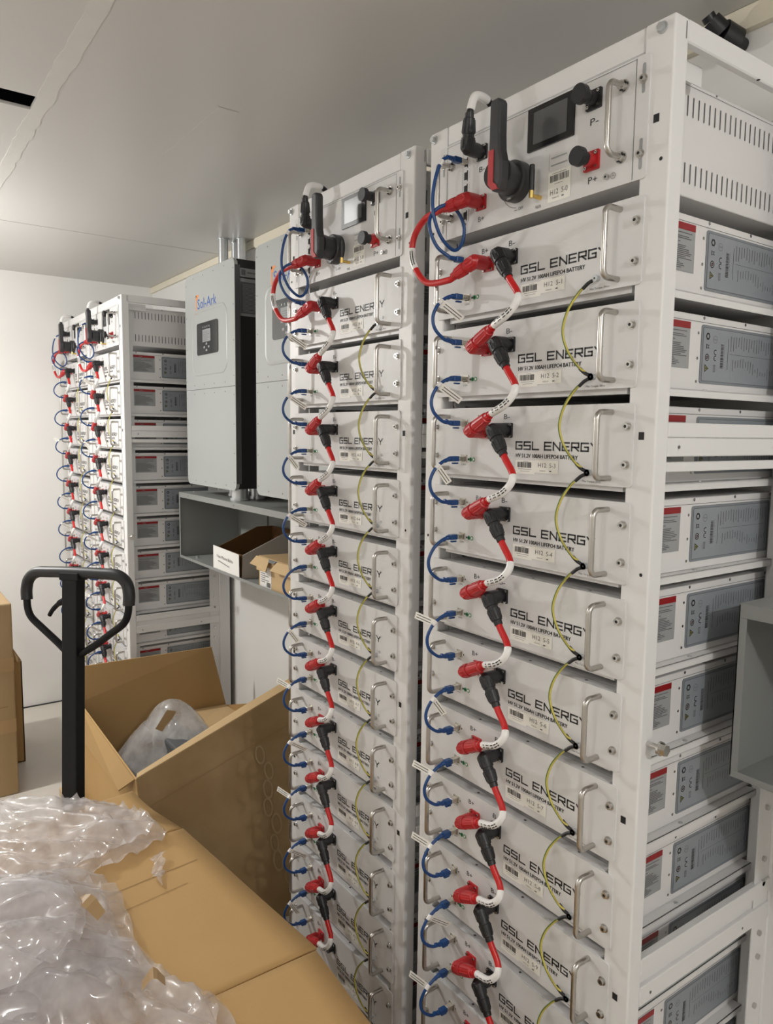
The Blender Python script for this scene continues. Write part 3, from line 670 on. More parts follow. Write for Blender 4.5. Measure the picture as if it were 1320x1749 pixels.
def net_link(kind=0):
    T = lambda dz: PH - dz
    r = empty('network_cable', (0, 0, 0)); pa = (-.4305, T(.099)); pb = (-.430, T(.030) - P)
    for p, sg in ((pa, -1), (pb, 1)):
        b = MB(); net_boot(b, p); b.bbox((p[0] - .0062, PF - .034, p[1] - .0052), (p[0] + .0062, PF - .0165, p[1] + .0052), BLUE, .0016, 2)
        b.tube([(p[0], PF - .032, p[1]), (p[0], PF - .041, p[1] + sg * .0012), (p[0] - .0003, PF - .050, p[1] + sg * .005)], [.0050, .0040, .0034], BLUE, 10)
        b.bbox((p[0] - .003, PF - .030, p[1] - .0105), (p[0] + .003, PF - .016, p[1] - .0075), BLUE, .001, 1)
        b.build('plug', r)
    b = MB(); b.tube([(pa[0], PF - .040, pa[1]), (pa[0], PF - .055, pa[1] - .006), (pa[0] - .002, PF - .072, pa[1] - .020), (pa[0] - .004, PF - .082, pa[1] - .043), (pa[0] - .002, PF - .078, pa[1] - .065), (pa[0], PF - .058, pa[1] - .082), (pb[0], PF - .040, pb[1])], .0033, BLUE, 10)
    b.build('cable', r)
    if kind < 3:
        b = MB(); c = Vector((pa[0] - .001, PF - .067, pa[1] - .014))
        d = [Vector((.012, .050, -.032)), Vector((-.034, -.012, .008)), Vector((.012, .020, -.032))][kind].normalized()
        L = [.056, .046, .040][kind]; nrm = Vector((.5, -.8, .1)); u = nrm.cross(d).normalized()
        if u.z < 0: u = -u
        b.cyl(c - Vector((0, -.004, -.003)), c + Vector((0, -.004, -.004)), .0041, SLEEVE, n=10)
        nn = d.cross(u).normalized() * .0004; hw = .0068
        A = [c - u * hw, c + d * L - u * hw, c + d * L + u * hw, c + u * hw]
        b.add([p + nn for p in A] + [p - nn for p in A], [(0, 1, 2, 3), (7, 6, 5, 4), (0, 4, 5, 1), (1, 5, 6, 2), (2, 6, 7, 3), (3, 7, 4, 0)], PAPER)
        for o_ in (-.0026, .0026):
            for side in (1, -1):
                q = nn * 1.6 * side
                b.quad([c + d * L * .18 + u * (o_ - .0008) + q, c + d * L * .92 + u * (o_ - .0008) + q, c + d * L * .92 + u * (o_ + .0008) + q, c + d * L * .18 + u * (o_ + .0008) + q], INKG)
        b.build('cable_tag', r)
    return r
def ground_link():
    T = lambda dz: PH - dz
    r = empty('ground_wire', (0, 0, 0)); x = -.118; za = T(.1115); zb = za - P; y = PF - .0075
    pts = [(x - .012, y - .002, za - .007), (x - .026, y - .008, za - .022), (x - .041, y - .014, za - .048), (x - .048, y - .016, za - .080), (x - .038, y - .014, za - .112), (x - .020, y - .008, za - .138), (x - .010, y - .002, zb + .008)]
    b = MB(); b.tube(pts, .0019, YEL, 8)
    P_ = catmull([Vector(p) for p in pts], 6)                      # green stripe spiralling with the wire
    b.tube([p + Vector((-.0009, -.0010, 0.0004)) for p in P_], .0014, GREENS, 6, smoothp=False); b.build('wire', r)
    for z, s in ((za, -1), (zb, 1)):
        b = MB(); b.cyl((x, y + .0012, z), (x, y - .0012, z), .0058, ZINC, n=14); b.tube([(x - .004, y, z + s * .003), (x - .011, y - .002, z + s * .0065), (x - .0195, y - .005, z + s * .0145)], [.0030, .0031, .0029], BLACK, 8); b.build('terminal_lug', r)
    return r
GREENS = mat('green_stripe', (0.10, 0.16, 0.035), 0.45)
def place_links(tree, first, ri, k, lab, cat, grp, kinds=None):
    loc = (RX[ri], RY[ri], Z1 - k * P - PH)
    o = first if first is not None else dup(tree, loc); o.location = loc; tag(o, lab, cat, grp); return o
pl0 = power_link(); plt = proto(pl0); nl = [net_link(i) for i in range(3)] + [net_link(3)]; nlt = [proto(n) for n in nl]; gl0 = ground_link(); glt = proto(gl0)
used = set()
rack_short = ['the nearest rack', 'the middle rack', 'the third rack', 'the farthest rack']
TK = {0: [0, 0, 2, 3, 1, 2, 1, 1, 0, 1, 1], 1: [0, 0, 2, 0, 3, 2, 1, 0, 1, 0, 2], 2: [0, 3, 2, 3, 3, 0, 3, 1, 0, 3, 3], 3: [3, 3, 1, 3, 0, 0, 3, 3, 3, 3, 3]}
for ri in range(4):
    for k in range(11):
        a, c = ordn[k], ordn[k + 1]; rs = rack_short[ri]
        place_links(plt, pl0 if not used else None, ri, k, 'red power cable with white sleeve joining %s and %s modules of %s' % (a, c, rs), 'cable', 'series power cables between modules')
        kd = TK[ri][k]
        place_links(nlt[kd], nl[kd] if ('n', kd) not in used else None, ri, k, 'blue network cable %s looping between %s and %s modules of %s' % ('with paper tag' if kd < 3 else 'patch', a, c, rs) if kd < 3 else 'untagged blue network cable looping between %s and %s modules of %s' % (a, c, rs), 'cable', 'blue network cables between modules')
        used.add(('n', kd))
        place_links(glt, gl0 if 'g' not in used else None, ri, k, 'thin yellow green ground wire hanging between %s and %s modules of %s' % (a, c, rs), 'wire', 'ground wires between modules')
        used.add('g')
# top cables, control box to first module (local origin: rack)
def top_cables(ri, first=None):
    X = lambda u, y, dz: Vector((-u, y, CT - dz))
    r = empty('power_cable', (0, 0, 0)); zc = CT - .130; zm = Z1 - .045
    d1 = Vector((-.056, -.012, -.008)); d2 = Vector((-.050, -.010, -.022))
    p1, t1 = plug_mb((-.397, zc), d1, RED); p2, t2 = plug_mb((-USL, zm), d2, RED)
    p1.build('red_plug', r); p2.build('red_plug', r)
    pts = [t1 - d1.normalized() * .004, t1 + d1.normalized() * .012, X(.500, -.056, .146), X(.527, -.060, .172), X(.533, -.062, .205), X(.522, -.060, .238), X(.492, -.054, .268), t2 + d2.normalized() * .014, t2 - d2.normalized() * .004]
    C = catmull(pts, 8); b = MB(); b.tube(C, .0062, REDC, 12, smoothp=False); b.build('cable', r)
    n = len(C); b = MB(); b.tube(C[int(n * .47):int(n * .64)], .0069, SLEEVE, 12, smoothp=False)
    sl = C[int(n * .48):int(n * .63)]
    for j in range(1, len(sl) - 1):
        t = (sl[j + 1] - sl[j]).normalized(); vd = Vector((.6, -.75, .1)); s_ = t.cross(vd).normalized(); u = s_.cross(t); u = u if u.dot(vd) > 0 else -u
        for off in (-.002, .002):
            p = sl[j] + (u * .0068 + s_ * off); p += (p - sl[j]).normalized() * .0004; e = t * .0020; q = s_ * .0009
            b.quad([p - e - q, p + e - q, p + e + q, p - e + q], INK)
    b.build('white_sleeve', r)
    q = empty('network_cable', (0, 0, 0)); pa = (-.4415, CT - .046); pb = (-.430, Z1 - .030)
    for p in (pa, pb):
        b = MB(); net_boot(b, p); b.bbox((p[0] - .0062, PF - .034, p[1] - .0052), (p[0] + .0062, PF - .0165, p[1] + .0052), BLUE, .0016, 2); b.tube([(p[0], PF - .032, p[1]), (p[0], PF - .050, p[1] + .001)], [.0050, .0036], BLUE, 10, smoothp=False); b.build('plug', q)
    x = -.44; Y = PF
    pts = [(pa[0], Y - .048, pa[1]), (pa[0], Y - .062, pa[1] - .010), (x - .003, Y - .074, 2.085), (x - .004, Y - .080, 2.045), (x - .002, Y - .077, 2.010), (x, Y - .060, 1.976), (x + .003, Y - .032, 1.957), (x + .006, Y - .014, 1.972), (x + .008, Y - .012, 2.004), (x + .006, Y - .030, 2.030), (x + .002, Y - .056, 2.036), (x - .008, Y - .078, 2.018), (x - .006, Y - .084, 1.990), (x, Y - .070, 1.958), (pb[0], Y - .046, pb[1] + .001)]
    b = MB(); b.tube(pts, .0034, BLUE, 10); b.build('cable', q)
    b = MB(); b.cyl((pa[0], Y - .060, pa[1] - .008), (pa[0] - .001, Y - .066, pa[1] - .018), .0042, SLEEVE); b.build('cable_tag', q)
    s = empty('power_cable', (0, 0, 0)); d3 = Vector((.012, -.008, .060)); p3, t3 = plug_mb((-.397, CT - .040), d3, BLACK, .056); p3.build('black_plug', s)
    b = MB(); C = catmull([t3 - d3.normalized() * .004, t3 + Vector((.001, .001, .006)), Vector((-.386, -.036, H + .006)), Vector((-.392, -.012, H + .014)), Vector((-.402, .016, H + .0135)), Vector((-.410, .044, H - .002)), Vector((-.411, .055, H - .034))], 8)
    b.tube(C, .0062, BLACK, 12, smoothp=False); b.build('cable', s)
    b = MB(); b.tube(C[8:30], .0078, SLEEVE, 12, smoothp=False); b.build('white_sleeve', s)
    return r, q, s
trio = top_cables(0); trees = [proto(t) for t in trio]
for ri in range(4):
    for j, (t, nm, cat, g) in enumerate(zip(trees, ('thick red cable looping left from the control box to first module of %s', 'long coiled blue network cable at the control box of %s', 'black plug and white sleeved cable over the top beam of %s'), ('cable',) * 3, ('red control box cables', 'blue control box cables', 'cables over the top beams'))):
        o = trio[j] if ri == 0 else dup(t, (0, 0, 0)); o.location = (RX[ri], RY[ri], 0); tag(o, nm % rack_short[ri], cat, g)

# ================================================================== INVERTERS
IY = .245
def inverter(x0):
    r = empty('inverter', (x0, 0, 0)); w_ = .530; z0, zs, z1 = 1.372, 1.788, 2.281
    b = MB(); b.bbox((.012, IY + .012, z0 + .006), (w_ - .004, YW - .001, z1 - .004), DKBODY, .004, 2)
    b.build('body', r)
    for nm, a, c, cr in (('upper_cover', zs + .0008, z1, '0011'), ('lower_cover', z0, zs - .0008, '1100')):
        b = MB(); pl = rrect(0, a, w_, c, .028, cr, 6)
        b.prism(pl, lambda p, q: (p, IY + .014, q), lambda p, q: (p, IY, q), INVG)
        f = lambda p, q: (p, IY - .0005, q)
        ys = [a + (c - a) * t for t in (.08, .36, .64, .92)]
        for yv in ys:
            for xx in (.014, w_ - .014): disc(b, f, xx, yv, .0028, DKGREY, 8)
        for xx in (.10, .21, .32, .43):
            disc(b, f, xx, (a + .018) if nm == 'upper_cover' else (c - .018), .003, DKGREY, 8); disc(b, f, xx, (c - .018) if nm == 'upper_cover' else (a + .018), .003, DKGREY, 8)
        b.box((w_ - .002, IY + .002, max(a, z0 + .028)), (w_ + .0008, IY + .0235, min(c, z1 - .028)), DKGREY)
        if nm == 'upper_cover':
            o1 = rrect(.075, 1.845, .455, 2.125, .05, n=6); o2 = rrect(.079, 1.849, .451, 2.121, .046, n=6); n = len(o1)
            b.add([f(*p) for p in o1] + [(p[0], IY - .0022, p[1]) for p in o2], [(i, (i + 1) % n, n + (i + 1) % n, n + i) for i in range(n)], INVG)
            o3 = rrect(.088, 1.858, .442, 2.112, .038, n=6)
            b.add([(p[0], IY - .0022, p[1]) for p in o2] + [(p[0], IY - .0003, p[1]) for p in o3], [(i, (i + 1) % n, n + (i + 1) % n, n + i) for i in range(n)], INVG)
            rect(b, f, .128, 2.180, .160, 2.1885, ORANGE); rect(b, f, .128, 2.108, .136, 2.1885, ORANGE); rect(b, f, .136, 2.168, .148, 2.18, ORANGE)
            text(b, 'Sol-Ark', f, .042, LBLUE, .205, (.146, 2.128)); text(b, 'SOLAR SIMPLE', f, .005, DKGREY, .150, (.190, 2.112))
        b.build(nm, r)
    b = MB(); b.prism(rrect(.140, 1.932, .366, 2.066, .012), lambda p, q: (p, IY, q), lambda p, q: (p, IY - .003, q), GLASSG)
    f = lambda p, q: (p, IY - .0036, q); rect(b, f, .205, 1.984, .292, 2.036, LCD)
    for i in range(5): rect(b, lambda p, q: (p, IY - .0040, q), .214, 1.990 + i * .008, .214 + .05 + (i % 2) * .02, 1.9915 + i * .008, DKGREY)
    for i in range(4): disc(b, f, .213 + i * .022, 2.046, .0045, LCD, 10)
    for dx, dz in ((0, .0135), (0, -.0135), (.024, 0), (-.024, 0)): b.quad([f(*p) for p in rrect(.248 + dx - .009, 1.962 + dz - .0045, .248 + dx + .009, 1.962 + dz + .0045, .004)], LCD)
    b.build('display_panel', r)
    b = MB(); xx = w_ - .0025; s = lambda a, c: (xx, a, c); s2 = lambda a, c: (xx + .0008, a, c)
    rect(b, s, .262, 2.210, .40, 2.243, LCD); rect(b, s2, .275, 2.216, .292, 2.238, DKGREY); rect(b, s2, .30, 2.225, .35, 2.229, DKGREY); disc(b, s2, .375, 2.227, .008, DKGREY, 10)
    rect(b, s, .262, 2.060, .40, 2.204, LCD); rect(b, s2, .272, 2.070, .40, 2.190, DKGREY)
    for i in range(22): rect(b, lambda a, c: (xx + .0014, a, c), .280, 2.076 + i * .005, .392, 2.0775 + i * .005, LCD)
    b.build('rating_label', r)
    for (cx_, cy_, rr) in ((.10, .44, .028), (.17, .40, .02), (.24, .36, .02), (.44, .30, .034), (.40, .40, .028), (.33, .45, .028)):
        b = MB(); b.cyl((cx_, cy_, 1.3265), (cx_, cy_, 1.337), rr * 1.18, ZINC, n=20); b.cyl((cx_, cy_, 1.337), (cx_, cy_, 1.379), rr, ZINC, n=24); b.build('conduit_nipple', r)
    return r
DKBODY = mat('black_heatsink', (0.012, 0.012, 0.013), 0.6); GLASSG = mat('display_glass', (0.035, 0.038, 0.04), 0.10, spec=0.7)
i1 = inverter(-2.604); tag(i1, 'tall light grey inverter cabinet with dark display, left one, black side showing', 'inverter', 'grey inverters on the back wall')
i2 = dup(proto(i1), (-1.888, 0, 0)); tag(i2, 'light grey inverter cabinet partly hidden behind the middle rack', 'inverter', 'grey inverters on the back wall')
for j, (cx_, cy_) in enumerate(((-2.562, .410), (-2.511, .475), (-2.597, .488))):
    b = MB(); b.cyl((cx_, cy_, 2.276), (cx_, cy_, ZC - .003), .0215, ZINC, n=28); b.cyl((cx_, cy_, ZC - .004), (cx_, cy_, ZC - .0005), .027, ZINC, n=28); b.cyl((cx_, cy_, 2.2765), (cx_, cy_, 2.29), .025, ZINC, n=8, smooth=False)
    o = b.build('steel_conduit'); tag(o, ['front left galvanised conduit rising from inverter to ceiling', 'right galvanised conduit rising from inverter to ceiling', 'rear thin-showing conduit between the two others above the inverter'][j], 'conduit', 'galvanised conduits above the left inverter')

# ================================================================== WIRE TROUGHS
def trough(x0, x1, lab):
    r = empty('wire_trough', (x0, 0, 0)); L = x1 - x0; zt = 1.326; zb = 1.018; yf = .235; t = .002
    b = MB(); b.box((0, yf, zt - t), (L, YW - .001, zt), GUT); b.box((0, yf, zt - .024), (L, yf + t, zt - t - .0001), GUT)
    for x in (.12, .62, 1.12):
        if x < L: disc(b, lambda a, c: (a, yf - .0005, c), x, zt - .012, .003, DARK, 8)
    b.cyl((.05, .29, zt), (.05, .29, zt + .004), .005, ZINC, n=8); b.build('top_plate', r)
    b = MB(); b.box((0, yf, zb), (L, YW - .001, zb + t), GUT); b.box((0, yf, zb + t + .0001), (L, yf + t, zb + .012), GUT)
    for x in (.09, .8): b.cyl((x, .285, zb + t), (x, .285, zb + .014), .008, ZINC, n=6, smooth=False)
    b.build('bottom_plate', r)
    b = MB(); b.box((0, YW - .004, zb), (L, YW - .001, zt), GUT); b.box((.33, YW - .012, zb + t), (.334, YW - .004, zt - t), GUT); b.build('back_plate', r)
    for xx in (0, L - t):
        b = MB(); b.box((xx, yf, zb + t), (xx + t, YW - .004, zt - t), GUT); b.box((xx if xx == 0 else xx - .012, yf, zb + .0125), ((xx + .014) if xx == 0 else xx + t, yf + t, zt - .0245), GUT); b.build('end_plate', r)
    tag(r, lab, 'wire trough', 'grey wire troughs under the inverters'); return r
trough(-2.700, -1.20, 'open grey metal trough under the inverters holding two small boxes')
trough(0.018, 1.55, 'open grey metal trough at the right edge beside the nearest rack')
b = MB(); b.tube([(.20, .30, 1.0235 + .004), (.24, .34, 1.030), (.30, .36, 1.0265), (.38, .33, 1.0285)], .0055, BLACK, 8); b.cyl((.19, .292, 1.0275), (.205, .305, 1.0275), .0075, ZINC)
tag(b.build('loose_cable'), 'short black cable end lying inside the right hand trough', 'cable')
# capped gland on the wall above the nearest rack
b = MB(); b.cyl((-.215, YW - .021, 2.405), (-.228, YW - .055, 2.418), .026, BLACK, n=24); b.cyl((-.228, YW - .055, 2.418), (-.240, YW - .075, 2.440), .022, BLACK, .019, n=20); b.cyl((-.240, YW - .075, 2.440), (-.243, YW - .082, 2.449), .013, BLACK, n=16)
b.cyl((-.214, YW - .0005, 2.404), (-.215, YW - .022, 2.405), .015, BLACK, n=16)
tag(b.build('cable_gland'), 'black capped cable gland on the wall above the nearest rack', 'cable gland')

# ================================================================== SMALL BOXES IN TROUGH
ZB = 1.0205
r = empty('bin_box', (-2.30, .25, ZB)); w_ = .262; d_ = .265; hf = .098; hb = .172
b = MB(); t = .004
b.prism([(0, 0), (d_, 0), (d_, hb), (d_ * .72, hb), (.004, hf - .002)], lambda a, c: (w_, a, c), lambda a, c: (w_ - t, a, c), GREYB)
b.build('side_panel', r)
b = MB(); b.prism([(0, 0), (d_, 0), (d_, hb), (d_ * .72, hb), (.004, hf - .002)], lambda a, c: (0, a, c), lambda a, c: (t, a, c), BROWN); b.build('side_panel', r)
b = MB(); b.box((t, d_ - t, 0), (w_ - t, d_, hb), BROWN); b.box((t, t, 0), (w_ - t, d_ - t, t), BROWN); b.build('back_panel', r)
b = MB(); b.box((0, 0, 0), (w_ - t, t, hf), BROWN)
b.add([(-.008, -.010, .006), (w_ - .002, -.012, -.0), (w_ + .0, -.014, hf + .002), (-.012, -.008, hf + .006), (-.008, -.008, .006), (w_ - .002, -.010, -.0), (w_ + .0, -.012, hf + .002), (-.012, -.006, hf + .006)], [(0, 1, 2, 3), (7, 6, 5, 4), (0, 4, 5, 1), (1, 5, 6, 2), (2, 6, 7, 3), (3, 7, 4, 0)], BOXW)
f = lambda a, c: (a, -.0150, c)
text(b, 'Free Mount Bolts', lambda a, c: (a, -.0148, c - a * .03), .013, INK, .16, (.042, .062)); b.quad([f(.055, .046), f(.17, .034), f(.17, .036), f(.055, .049)], INK)
b.build('front_flap', r)
tag(r, 'open white fronted bin box with handwriting and dark brown inside, on the trough floor', 'box')
r = empty('small_carton', (-1.885, .25, ZB)); w_ = .30; d_ = .24; h_ = .105
b = MB(); b.bbox((0, 0, 0), (w_, d_, h_), CARDP, .0015, 1)
f = lambda a, c: (a, -.0006, c); rect(b, f, .012, .004, .105, .082, BOXW); g = lambda a, c: (a, -.0010, c)
for i in range(7): rect(b, g, .020, .070 - i * .008, .020 + (.05 if i < 2 else .035 + .03 * (i % 2)), .073 - i * .008, INKG)
barcode(b, g, .066, .008, .1, .026, INK, 4); b.build('body', r)
b = MB(); 
b.prism([(0, 0), (w_, 0), (w_, d_), (0, d_)], lambda a, c: (a, c, h_ + .003 + (d_ - c) * .03), lambda a, c: (a, c, h_ + .007 + (d_ - c) * .03), CARDP)
b.add([(-.012, -.004, h_ + .012), (.10, -.006, h_ + .012), (.115, -.03, h_ - .030), (.05, -.034, h_ - .030), (.045, -.032, h_ - .018), (-.022, -.028, h_ - .018)], [(0, 1, 2, 3, 4, 5)], CARDP)
b.add([(.165, -.006, h_ + .012), (w_ + .01, -.004, h_ + .012), (w_ + .015, -.028, h_ - .020), (.15, -.03, h_ - .020)], [(0, 1, 2, 3)], CARDP)
b.add([(.10, -.006, h_ + .012), (.165, -.006, h_ + .012), (.15, -.010, h_ + .002), (.112, -.012, h_ + .002)], [(0, 1, 2, 3)], DKGREY)
lid = b.build('lid_flap', r); sm = lid.modifiers.new('solid', 'SOLIDIFY'); sm.thickness = .003
tag(r, 'small tan carton with torn lid and address label, on the trough floor', 'box')

# ================================================================== STANDING CARTONS (LEFT)
r = empty('cardboard_carton', (-2.82, -.471, 0), 0)
b = MB(); b.bbox((-.30, -.75, 0), (0, 0, .86), CARDD, .006, 2)
b.build('body', r)
b = MB(); rect(b, lambda a, c: (.0008, a, c), -.75, .285, -.0, .345, CARDT); rect(b, lambda a, c: (.0008, a, c), -.75, .56, -.0, .62, CARDT)
rect(b, lambda a, c: (.0012, a, c), -.75, .402, -.03, .405, CREASE); b.build('parcel_tape', r)
tag(r, 'tall closed cardboard carton cut off by the left picture edge', 'carton')
r = empty('cardboard_carton', (-3.156, -.388, 0), 0)
b = MB(); w_ = .30; h_ = .50; t = .005
b.box((-w_, -.5, 0), (0, -.5 + t, h_), CARD2); b.box((-w_, -t, 0), (0, 0, h_), CARDD); b.box((-w_, -.5, 0), (-w_ + t, 0, h_), CARD2); b.box((-t, -.5, 0), (0, 0, h_), CARD2); b.box((-w_, -.5, 0), (0, 0, t), CARD2)
b.build('body', r)
for q in ([(-t, -.5, h_), (-t, -.02, h_), (.020, -.04, h_ + .085), (.018, -.48, h_ + .10)], [(-w_ + .02, -.003, h_), (-.02, -.003, h_), (-.03, -.03, h_ + .05), (-w_ + .04, -.05, h_ + .09)]):
    b = MB(); b.quad(q, CARD2); o = b.build('flap', r); sm = o.modifiers.new('s', 'SOLIDIFY'); sm.thickness = .004
tag(r, 'low open cardboard carton behind the tall carton, flaps up', 'carton')
b = MB(); b.bbox((-3.36, -.72, .44), (-3.19, -.46, .555), BOXW, .01, 2); b.box((-3.34, -.70, .0055), (-3.21, -.48, .44), BOXW)
tag(b.build('foam_block'), 'white foam packing block poking out of the low open carton', 'packing foam')

# ================================================================== PALLET JACK
r = empty('pallet_jack', (-1.46, -.545, 0))
base = Vector((-1.46, -.545, 0))
top = Vector((-1.565, -.490, 1.194)); bot = Vector((-1.497, -.527, .50)); ax = (top - bot).normalized(); foot = bot - ax * (.30)
bd = Vector((-.853, -.522, 0)).normalized(); bd = (bd - ax * bd.dot(ax)).normalized(); nd = bd.cross(ax).normalized()
def L(s, h, n=0):
    s = s * 1.10 if abs(s) > .04 else s
    return top + bd * (s - .010 if abs(s) > .04 else s) + ax * h + nd * n - base
b = MB(); hw, hd = .028, .017
sec = [(-hw, -hd), (hw, -hd), (hw, hd), (-hw, hd)]
b.prism(sec, lambda a, c: L(a, -.008, c), lambda a, c: L(a, -(top - foot).length, c), JACK); b.prism([(-.036, -.02), (.036, -.02), (.036, .02), (-.036, .02)], lambda a, c: L(a, .004, c), lambda a, c: L(a, -.018, c), JACK)
o = b.build('handle_column', r); bv = o.modifiers.new('b', 'BEVEL'); bv.width = .003; bv.segments = 2
b = MB(); loop = [(.0, -.245), (.06, -.205), (.12, -.163), (.158, -.135), (.172, -.110), (.176, -.08)]
ring = [(s, h) for s, h in loop] + [(.177, -.052), (.168, -.022), (.14, -.002), (.10, .0), (0, .002)]
full = ring + [(-s, h) for s, h in reversed(ring[:-1])]
b.tube([L(s, h) for s, h in full], .0105, JACK, 12, 5); b.build('handle_loop', r)
b = MB(); g_ = [(.176, -.082), (.177, -.050), (.168, -.020), (.140, .0), (.09, .003), (0, .004)]; gg = g_ + [(-s, h) for s, h in reversed(g_[:-1])]
b.tube([L(s, h) for s, h in gg], .0165, GRIP, 14, 6); b.build('rubber_grip', r)
b = MB(); b.tube([L(.015, -.070), L(.041, -.078), L(.062, -.090), L(.082, -.108), L(.094, -.125)], [.010, .009, .007, .0065, .006], JACK, 10); b.build('release_lever', r)
b = MB(); fx, fy = foot.x - base.x, foot.y - base.y
b.cyl((fx, fy, .06), (fx, fy, .30), .045, JACK, n=24); b.cyl((fx, fy, .24), (fx + .004, fy, .33), .055, JACK, n=24); b.bbox((fx - .02, fy - .05, .30), (fx + .10, fy + .05, .40), JACK, .01); b.build('pump_body', r)
for sg in (-1, 1):
    b = MB(); b.cyl((fx - .01, fy + sg * .06 - .02, .09), (fx - .01, fy + sg * .06 + .02, .09), .09, GRIP, n=28); b.cyl((fx - .01, fy + sg * .06 - .022, .09), (fx - .01, fy + sg * .06 + .022, .09), .045, ZINC, n=20); b.build('steer_wheel', r)
for sg in (-1, 1):
    b = MB(); y = -.17 + sg * .15; b.bbox((.12, y - .075, .062), (1.20, y + .075, .078), JACK, .004); b.box((.12, y - .07, .03), (1.1, y - .06, .065), JACK); b.box((.12, y + .06, .03), (1.1, y + .07, .065), JACK)
    b.cyl((1.08, y - .03, .031), (1.08, y + .03, .031), .03, GRIP, n=20); b.build('fork', r)
b = MB(); b.bbox((.07, -.40, .06), (.13, .06, .32), JACK, .008); b.box((.0, -.12, .14), (.09, .02, .20), JACK); b.build('frame', r)
tag(r, 'black pallet jack, its tall column and looped handle standing up at left', 'pallet jack')

# ================================================================== OPEN CARTON IN THE MIDDLE
r = empty('cardboard_carton', (-2.16, .05, 0)); o0 = Vector((-2.16, .05, 0))
V = lambda *p: Vector(p) - o0
def sheet(name, pts, m, th=.005, par=None, extra=None):
    b = MB(); b.quad(pts, m)
    if extra: extra(b)
    o = b.build(name, par); s = o.modifiers.new('s', 'SOLIDIFY'); s.thickness = th; s.offset = 0; return o
xa, xb = -2.575, -1.62; ya, yb = -.262, .41
sheet('front_wall', [V(xb + .20, -.30, 0), V(xb, -.31, .502), V(xb - .005, .08, .638), V(xb - .010, .42, .757), V(xb + .24, .42, 0)], SHADE_SCUFF, .006, r)
b = MB()    # folded rim along the front wall, crease and scuffs
b.add([V(xb + .001, -.31, .506), V(xb - .005, .08, .642), V(xb - .010, .42, .761), V(xb - .055, .42, .766), V(xb - .050, .08, .645), V(xb - .032, -.297, .506)], [(0, 1, 4, 5), (1, 2, 3, 4)], CARDP)
o = b.build('folded_rim', r); sm = o.modifiers.new('s', 'SOLIDIFY'); sm.thickness = .007
b = MB()
def FWp(y, z, o=.0045):       # point on the leaning front wall
    t = (y + .31) / .73; zt_ = .502 + .255 * t; k = 1 - z / zt_
    return V(xb - .010 * t + (.20 + .05 * t) * k + o, y, z)
b.quad([FWp(-.308, .410), FWp(.42, .640), FWp(.42, .6418), FWp(-.308, .4118)], CREASE)
R = random.Random(11)
for i in range(9):
    y = .10 + i * .004 + R.uniform(-.02, .02); z = .50 - i * .055; rr = R.uniform(.014, .021)
    a_ = []
    n = 16
    o1 = [(y + rr * math.cos(2 * PI * j / n), z + rr * 1.7 * math.sin(2 * PI * j / n)) for j in range(n)]; o2 = [(y + rr * .66 * math.cos(2 * PI * j / n), z + rr * 1.35 * math.sin(2 * PI * j / n)) for j in range(n)]
    b.add([FWp(*p) for p in o1] + [FWp(*p) for p in o2], [(j, (j + 1) % n, n + (j + 1) % n, n + j) for j in range(n)], SMUDGE)
b.build('scuff_marks', r)
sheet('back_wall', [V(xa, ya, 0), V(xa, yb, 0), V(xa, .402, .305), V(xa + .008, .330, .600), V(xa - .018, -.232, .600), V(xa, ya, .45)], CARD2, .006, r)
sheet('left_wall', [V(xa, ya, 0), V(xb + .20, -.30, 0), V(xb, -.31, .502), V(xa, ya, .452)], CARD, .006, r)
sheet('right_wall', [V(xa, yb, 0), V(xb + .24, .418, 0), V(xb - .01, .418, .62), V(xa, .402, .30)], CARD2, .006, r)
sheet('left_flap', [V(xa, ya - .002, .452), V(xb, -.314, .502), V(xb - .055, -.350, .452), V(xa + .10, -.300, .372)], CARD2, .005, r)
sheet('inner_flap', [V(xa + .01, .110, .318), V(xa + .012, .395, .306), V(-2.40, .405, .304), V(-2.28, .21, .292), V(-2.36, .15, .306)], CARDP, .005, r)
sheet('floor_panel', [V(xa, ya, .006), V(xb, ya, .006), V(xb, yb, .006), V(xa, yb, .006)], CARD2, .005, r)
tag(r, 'large open cardboard carton between the racks holding a plastic bag', 'carton')
b = MB(); b.bbox((-2.54, -.20, .012), (-1.80, .38, .17), DKGREY, .01); tag(b.build('packing_insert'), 'dark packing insert lying inside the open cardboard carton', 'packing')
b = MB(); b.bbox((-2.62, -.345, .0), (-2.10, -.315, .075), WOOD, .003)
tag(b.build('wooden_batten'), 'pale wooden batten on the floor beside the open carton', 'wood')

